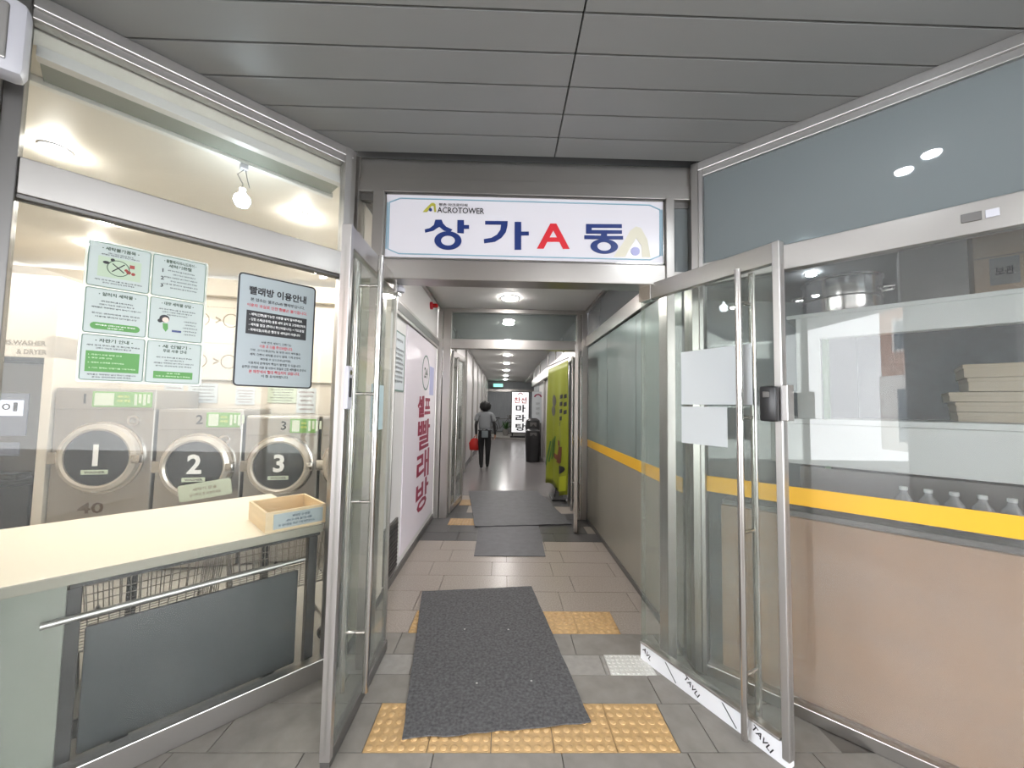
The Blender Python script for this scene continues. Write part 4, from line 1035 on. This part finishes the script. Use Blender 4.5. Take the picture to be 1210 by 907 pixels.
# wooden box on counter
t = thing('wooden_box', 'small open pine box with a notice plate on the counter end', 'box', at(FL, -.20, .28, .88))
hw, hd, hh, th = .165, .19, .115, .014
B().box(-hw, hw, -hd, -hd+th, 0, hh, .002).build('front_board', pine, t)
B().box(-hw, hw, hd-th, hd, 0, hh, .002).build('rear_board', pine, t)
for s_ in (-1, 1): B().box(min(s_*hw, s_*(hw-th)), max(s_*hw, s_*(hw-th)), -hd+th, hd-th, 0, hh, .002).build('end_board', pine, t)
B().box(-hw+th, hw-th, -hd+th, hd-th, 0, .01).build('bottom_board', pine, t)
pl = B().box(-.125, .145, -hd-.004, -hd, .014, .100, .001).build('notice_plate', paper_blue, t)
lines('plate_lettering', [('세탁망 보관함', .02, .078, .10), ('세탁 후 사용 불가능 제품', .01, .055, .14), ('꼭 세탁물을 꺼내 이동해주십시오', .0, .033, .2)], mat('dark_blue_ink', srgb(50, 66, 90), .5), pl, -hd-.0055, .014)

# ================================================================== SHOP BEHIND THE RIGHT GLASS
B().box(1.35, 6.2, 5.62, 5.72, 0, 3.25).build('wall_back.001', shop_wall, kind='structure')
B().box(6.1, 6.2, .2, 5.7, 0, 3.25).build('wall_right.001', shop_wall, kind='structure')
B().box(3.62, 6.2, .1, .2, 0, 3.4).build('wall_front.001', shop_wall, kind='structure')
B().box(1.29, 1.35, 2.62, 5.7, 0, 3.25).build('wall_left.003', shop_wall, kind='structure')
B().prism([(1.33, 2.56), (3.55, .34), (6.15, .34), (6.15, 5.7), (1.33, 5.7)], 3.25, 3.32).build('ceiling.003', mat('grey_shop_ceiling', srgb(110, 114, 116), .7), kind='structure')
for i, (x, y) in enumerate([(2.86, 3.56), (4.2, 2.2), (3.6, 4.4)]):  # fill lamps added to brighten the shop interior, placed out of sight
    downlight(Matrix.Translation((x, y, 3.25)), .05, L_shop_fill, ['shop downlight nearest the corridor above the serving counter', 'shop downlight farthest to the right over the serving counter', 'shop downlight deep in the back of the right shop'][i], 'shop downlights')
t = thing('shop_cabinet', 'low tan fronted cabinet standing against the right glass', 'cabinet', FR)
B().box(.10, 3.0, .06, .09, .0, 1.03, .004).build('front_board', tan_board, t)
B().box(.10, 3.0, .09, .44, .0, 1.06, .004).build('carcass', steel_dark, t)
# serving hatch unit
t = thing('serving_counter', 'white serving counter with tall post and overhead shelf in the shop', 'counter', FR)
B().box(.45, 3.0, .52, 1.35, .0, 1.27, .004).build('dark_base', steel_dark, t)
B().box(.30, 3.0, .48, .52, 1.285, 1.545, .004).build('front_panel', bright_white, t)
B().box(.30, 3.0, .47, 1.40, 1.545, 1.58, .004).build('worktop', bright_white, t)
B().box(.45, .575, .48, .60, 1.58, 2.10, .004).build('post', bright_white, t)
B().box(.58, .61, .50, .62, 1.27, 2.10, .003).build('post_edge', green_print, t)
B().box(.45, 3.0, .48, .55, 2.09, 2.235, .004).build('top_band', bright_white, t)
B().box(.40, 3.0, .48, 1.40, 2.235, 2.262, .004).build('top_shelf', bright_white, t)
B().box(2.9, 3.0, .55, 1.40, 1.58, 2.235, .004).build('end_panel', bright_white, t)
B().box(.72, 2.85, 1.36, 1.39, 1.58, 2.235, .004).build('back_panel', mat('dark_slate_panel', srgb(88, 98, 104), .4, noise=20, var=.2), t)
t = thing('stock_pot', 'big stainless stock pot on the shelf above the serving hatch', 'pot', at(FR, .66, .88, 2.262))
B().lathe([(0, 0), (.205, 0), (.215, .02), (.215, .26), (.225, .268), (.225, .28), (.205, .28), (.203, .03), (0, .03)], (0, 0, 0), 'z', 36).build('body', chrome, t, True)
for s_ in (-1, 1):
    B().tube([(s_*.215, -.06, .19), (s_*.265, -.05, .19), (s_*.265, .05, .19), (s_*.215, .06, .19)], .009, 8).build('handle', chrome, t, True)
B().lathe([(.218, .13), (.220, .136), (.218, .142)], (0, 0, 0), 'z', 36).build('band', steel_dark, t, True)
def carton(x0, x1, y0, z0, z1, m, label, lab=False):
    t = thing('carton', label, 'carton', at(FR, 0, 0, 0), 'cartons on the top shelf')
    B().box(x0, x1, y0, y0+.4, z0, z1, .004).build('box', m, t)
    B().box(x0, x1, y0-.0015, y0, (z0+z1)/2+.02, (z0+z1)/2+.024).build('flap_seam', steel_dark, t)
    if lab:
        l_ = B().box(x0+.06, x0+.17, y0-.003, y0, z0+.12, z0+.28).build('label_patch', carton_g, t)
        text('lettering', '보관', ink, l_, x0+.115, z0+.20, -.004+y0, .07, .05, .02)
carton(1.27, 1.95, .92, 2.264, 2.80, carton_m, 'brown carton with a printed patch on the top shelf at right', True)
carton(.955, 1.25, .92, 2.264, 2.74, carton_g, 'grey carton on the top shelf between the pot and brown carton')
for k, (x0, x1_, z0, lb) in enumerate([(1.17, 1.72, 1.582, 'flat tan box at the bottom of the stack on the serving counter'), (1.165, 1.72, 1.640, 'second flat tan box from the bottom of the stack on the serving counter'), (1.14, 1.70, 1.698, 'widest flat tan box in the middle of the stack on the serving counter'), (1.215, 1.76, 1.758, 'flat tan box second from the top of the stack'), (1.20, 1.78, 1.838, 'topmost flat tan box of the stack on the serving counter')]):
    t = thing('flat_box', lb, 'box', at(FR, (x0+x1_)/2, .95, z0), 'flat boxes on the serving counter')
    hgt = .056 if k < 3 else .078; wh = (x1_-x0)/2
    B().box(-wh, wh, -.14, .22, 0, hgt-.012, .003).build('tray', kraft, t)
    B().box(-wh-.004, wh+.004, -.144, .224, hgt-.022, hgt, .003).build('lid', kraft, t)
# row of wrapped bottles on the low cabinet
for k in range(13):
    x = .92+.088*k
    t = thing('bottle', 'clear wrapped bottle standing %s from the left in the row above the yellow stripe' % ['first', 'second', 'third', 'fourth', 'fifth', 'sixth', 'seventh', 'eighth', 'ninth', 'tenth', 'eleventh', 'twelfth', 'thirteenth'][k], 'bottle', at(FR, x, .26, 1.06) @ Matrix.Rotation(rnd.uniform(-.2, .2), 4, 'Z'), 'wrapped bottles on the low cabinet')
    B().lathe([(0, 0), (.038, .002), (.04, .03), (.036, .06), (.04, .09), (.038, .12), (.016, .15), (.015, .165)], (0, 0, 0), 'z', 14).build('body', pack_film, t, True)
    B().lathe([(.017, .165), (.017, .182), (0, .183)], (0, 0, 0), 'z', 10).build('cap', bright_white, t, True)

# ================================================================== STREET BEHIND THE CAMERA (seen only in reflections)
col = struct('trim_6', Matrix.Translation((0, 0, 0)), 'stone clad canopy column')
B().box(-1.42, -.25, -2.45, -1.75, 0, 3.262, .01).build('column_shaft', concrete, col)  # added out of view to darken part of the right window's reflection
pvt = B().box(-9, 9, -14, -2.9, -.008, .0).build('floor.001', asphalt, kind='structure')
for k in range(12): B().box(-7.2+1.2*k, -6.02+1.2*k, -2.88, -2.6, -.008, .02).build('kerb_stone', concrete, pvt)
t = thing('street_building', 'brick and white building across the street behind the viewer', 'building', Matrix.Translation((-6, -13, 0)))
B().box(-7, 10, -1, 0, 0, 9).build('wall', brick_m, t)
B().box(-7, 10, 0, .1, 0, 3.2).build('shop_base', facade_w, t)
for r_ in range(2):
    for k in range(6):
        f = B().box(-6.4+2.6*k, -4.9+2.6*k, .0, .08, 4.2+2.4*r_, 5.6+2.4*r_).build('window', facade_w, t)
        B().box(-6.3+2.6*k, -5.0+2.6*k, .08, .09, 4.3+2.4*r_, 5.5+2.4*r_).build('pane', win_dark, f)
for k in range(5): B().box(-6.2+3*k, -4.2+3*k, .1, .14, .4, 2.6).build('shop_window', win_dark, t)
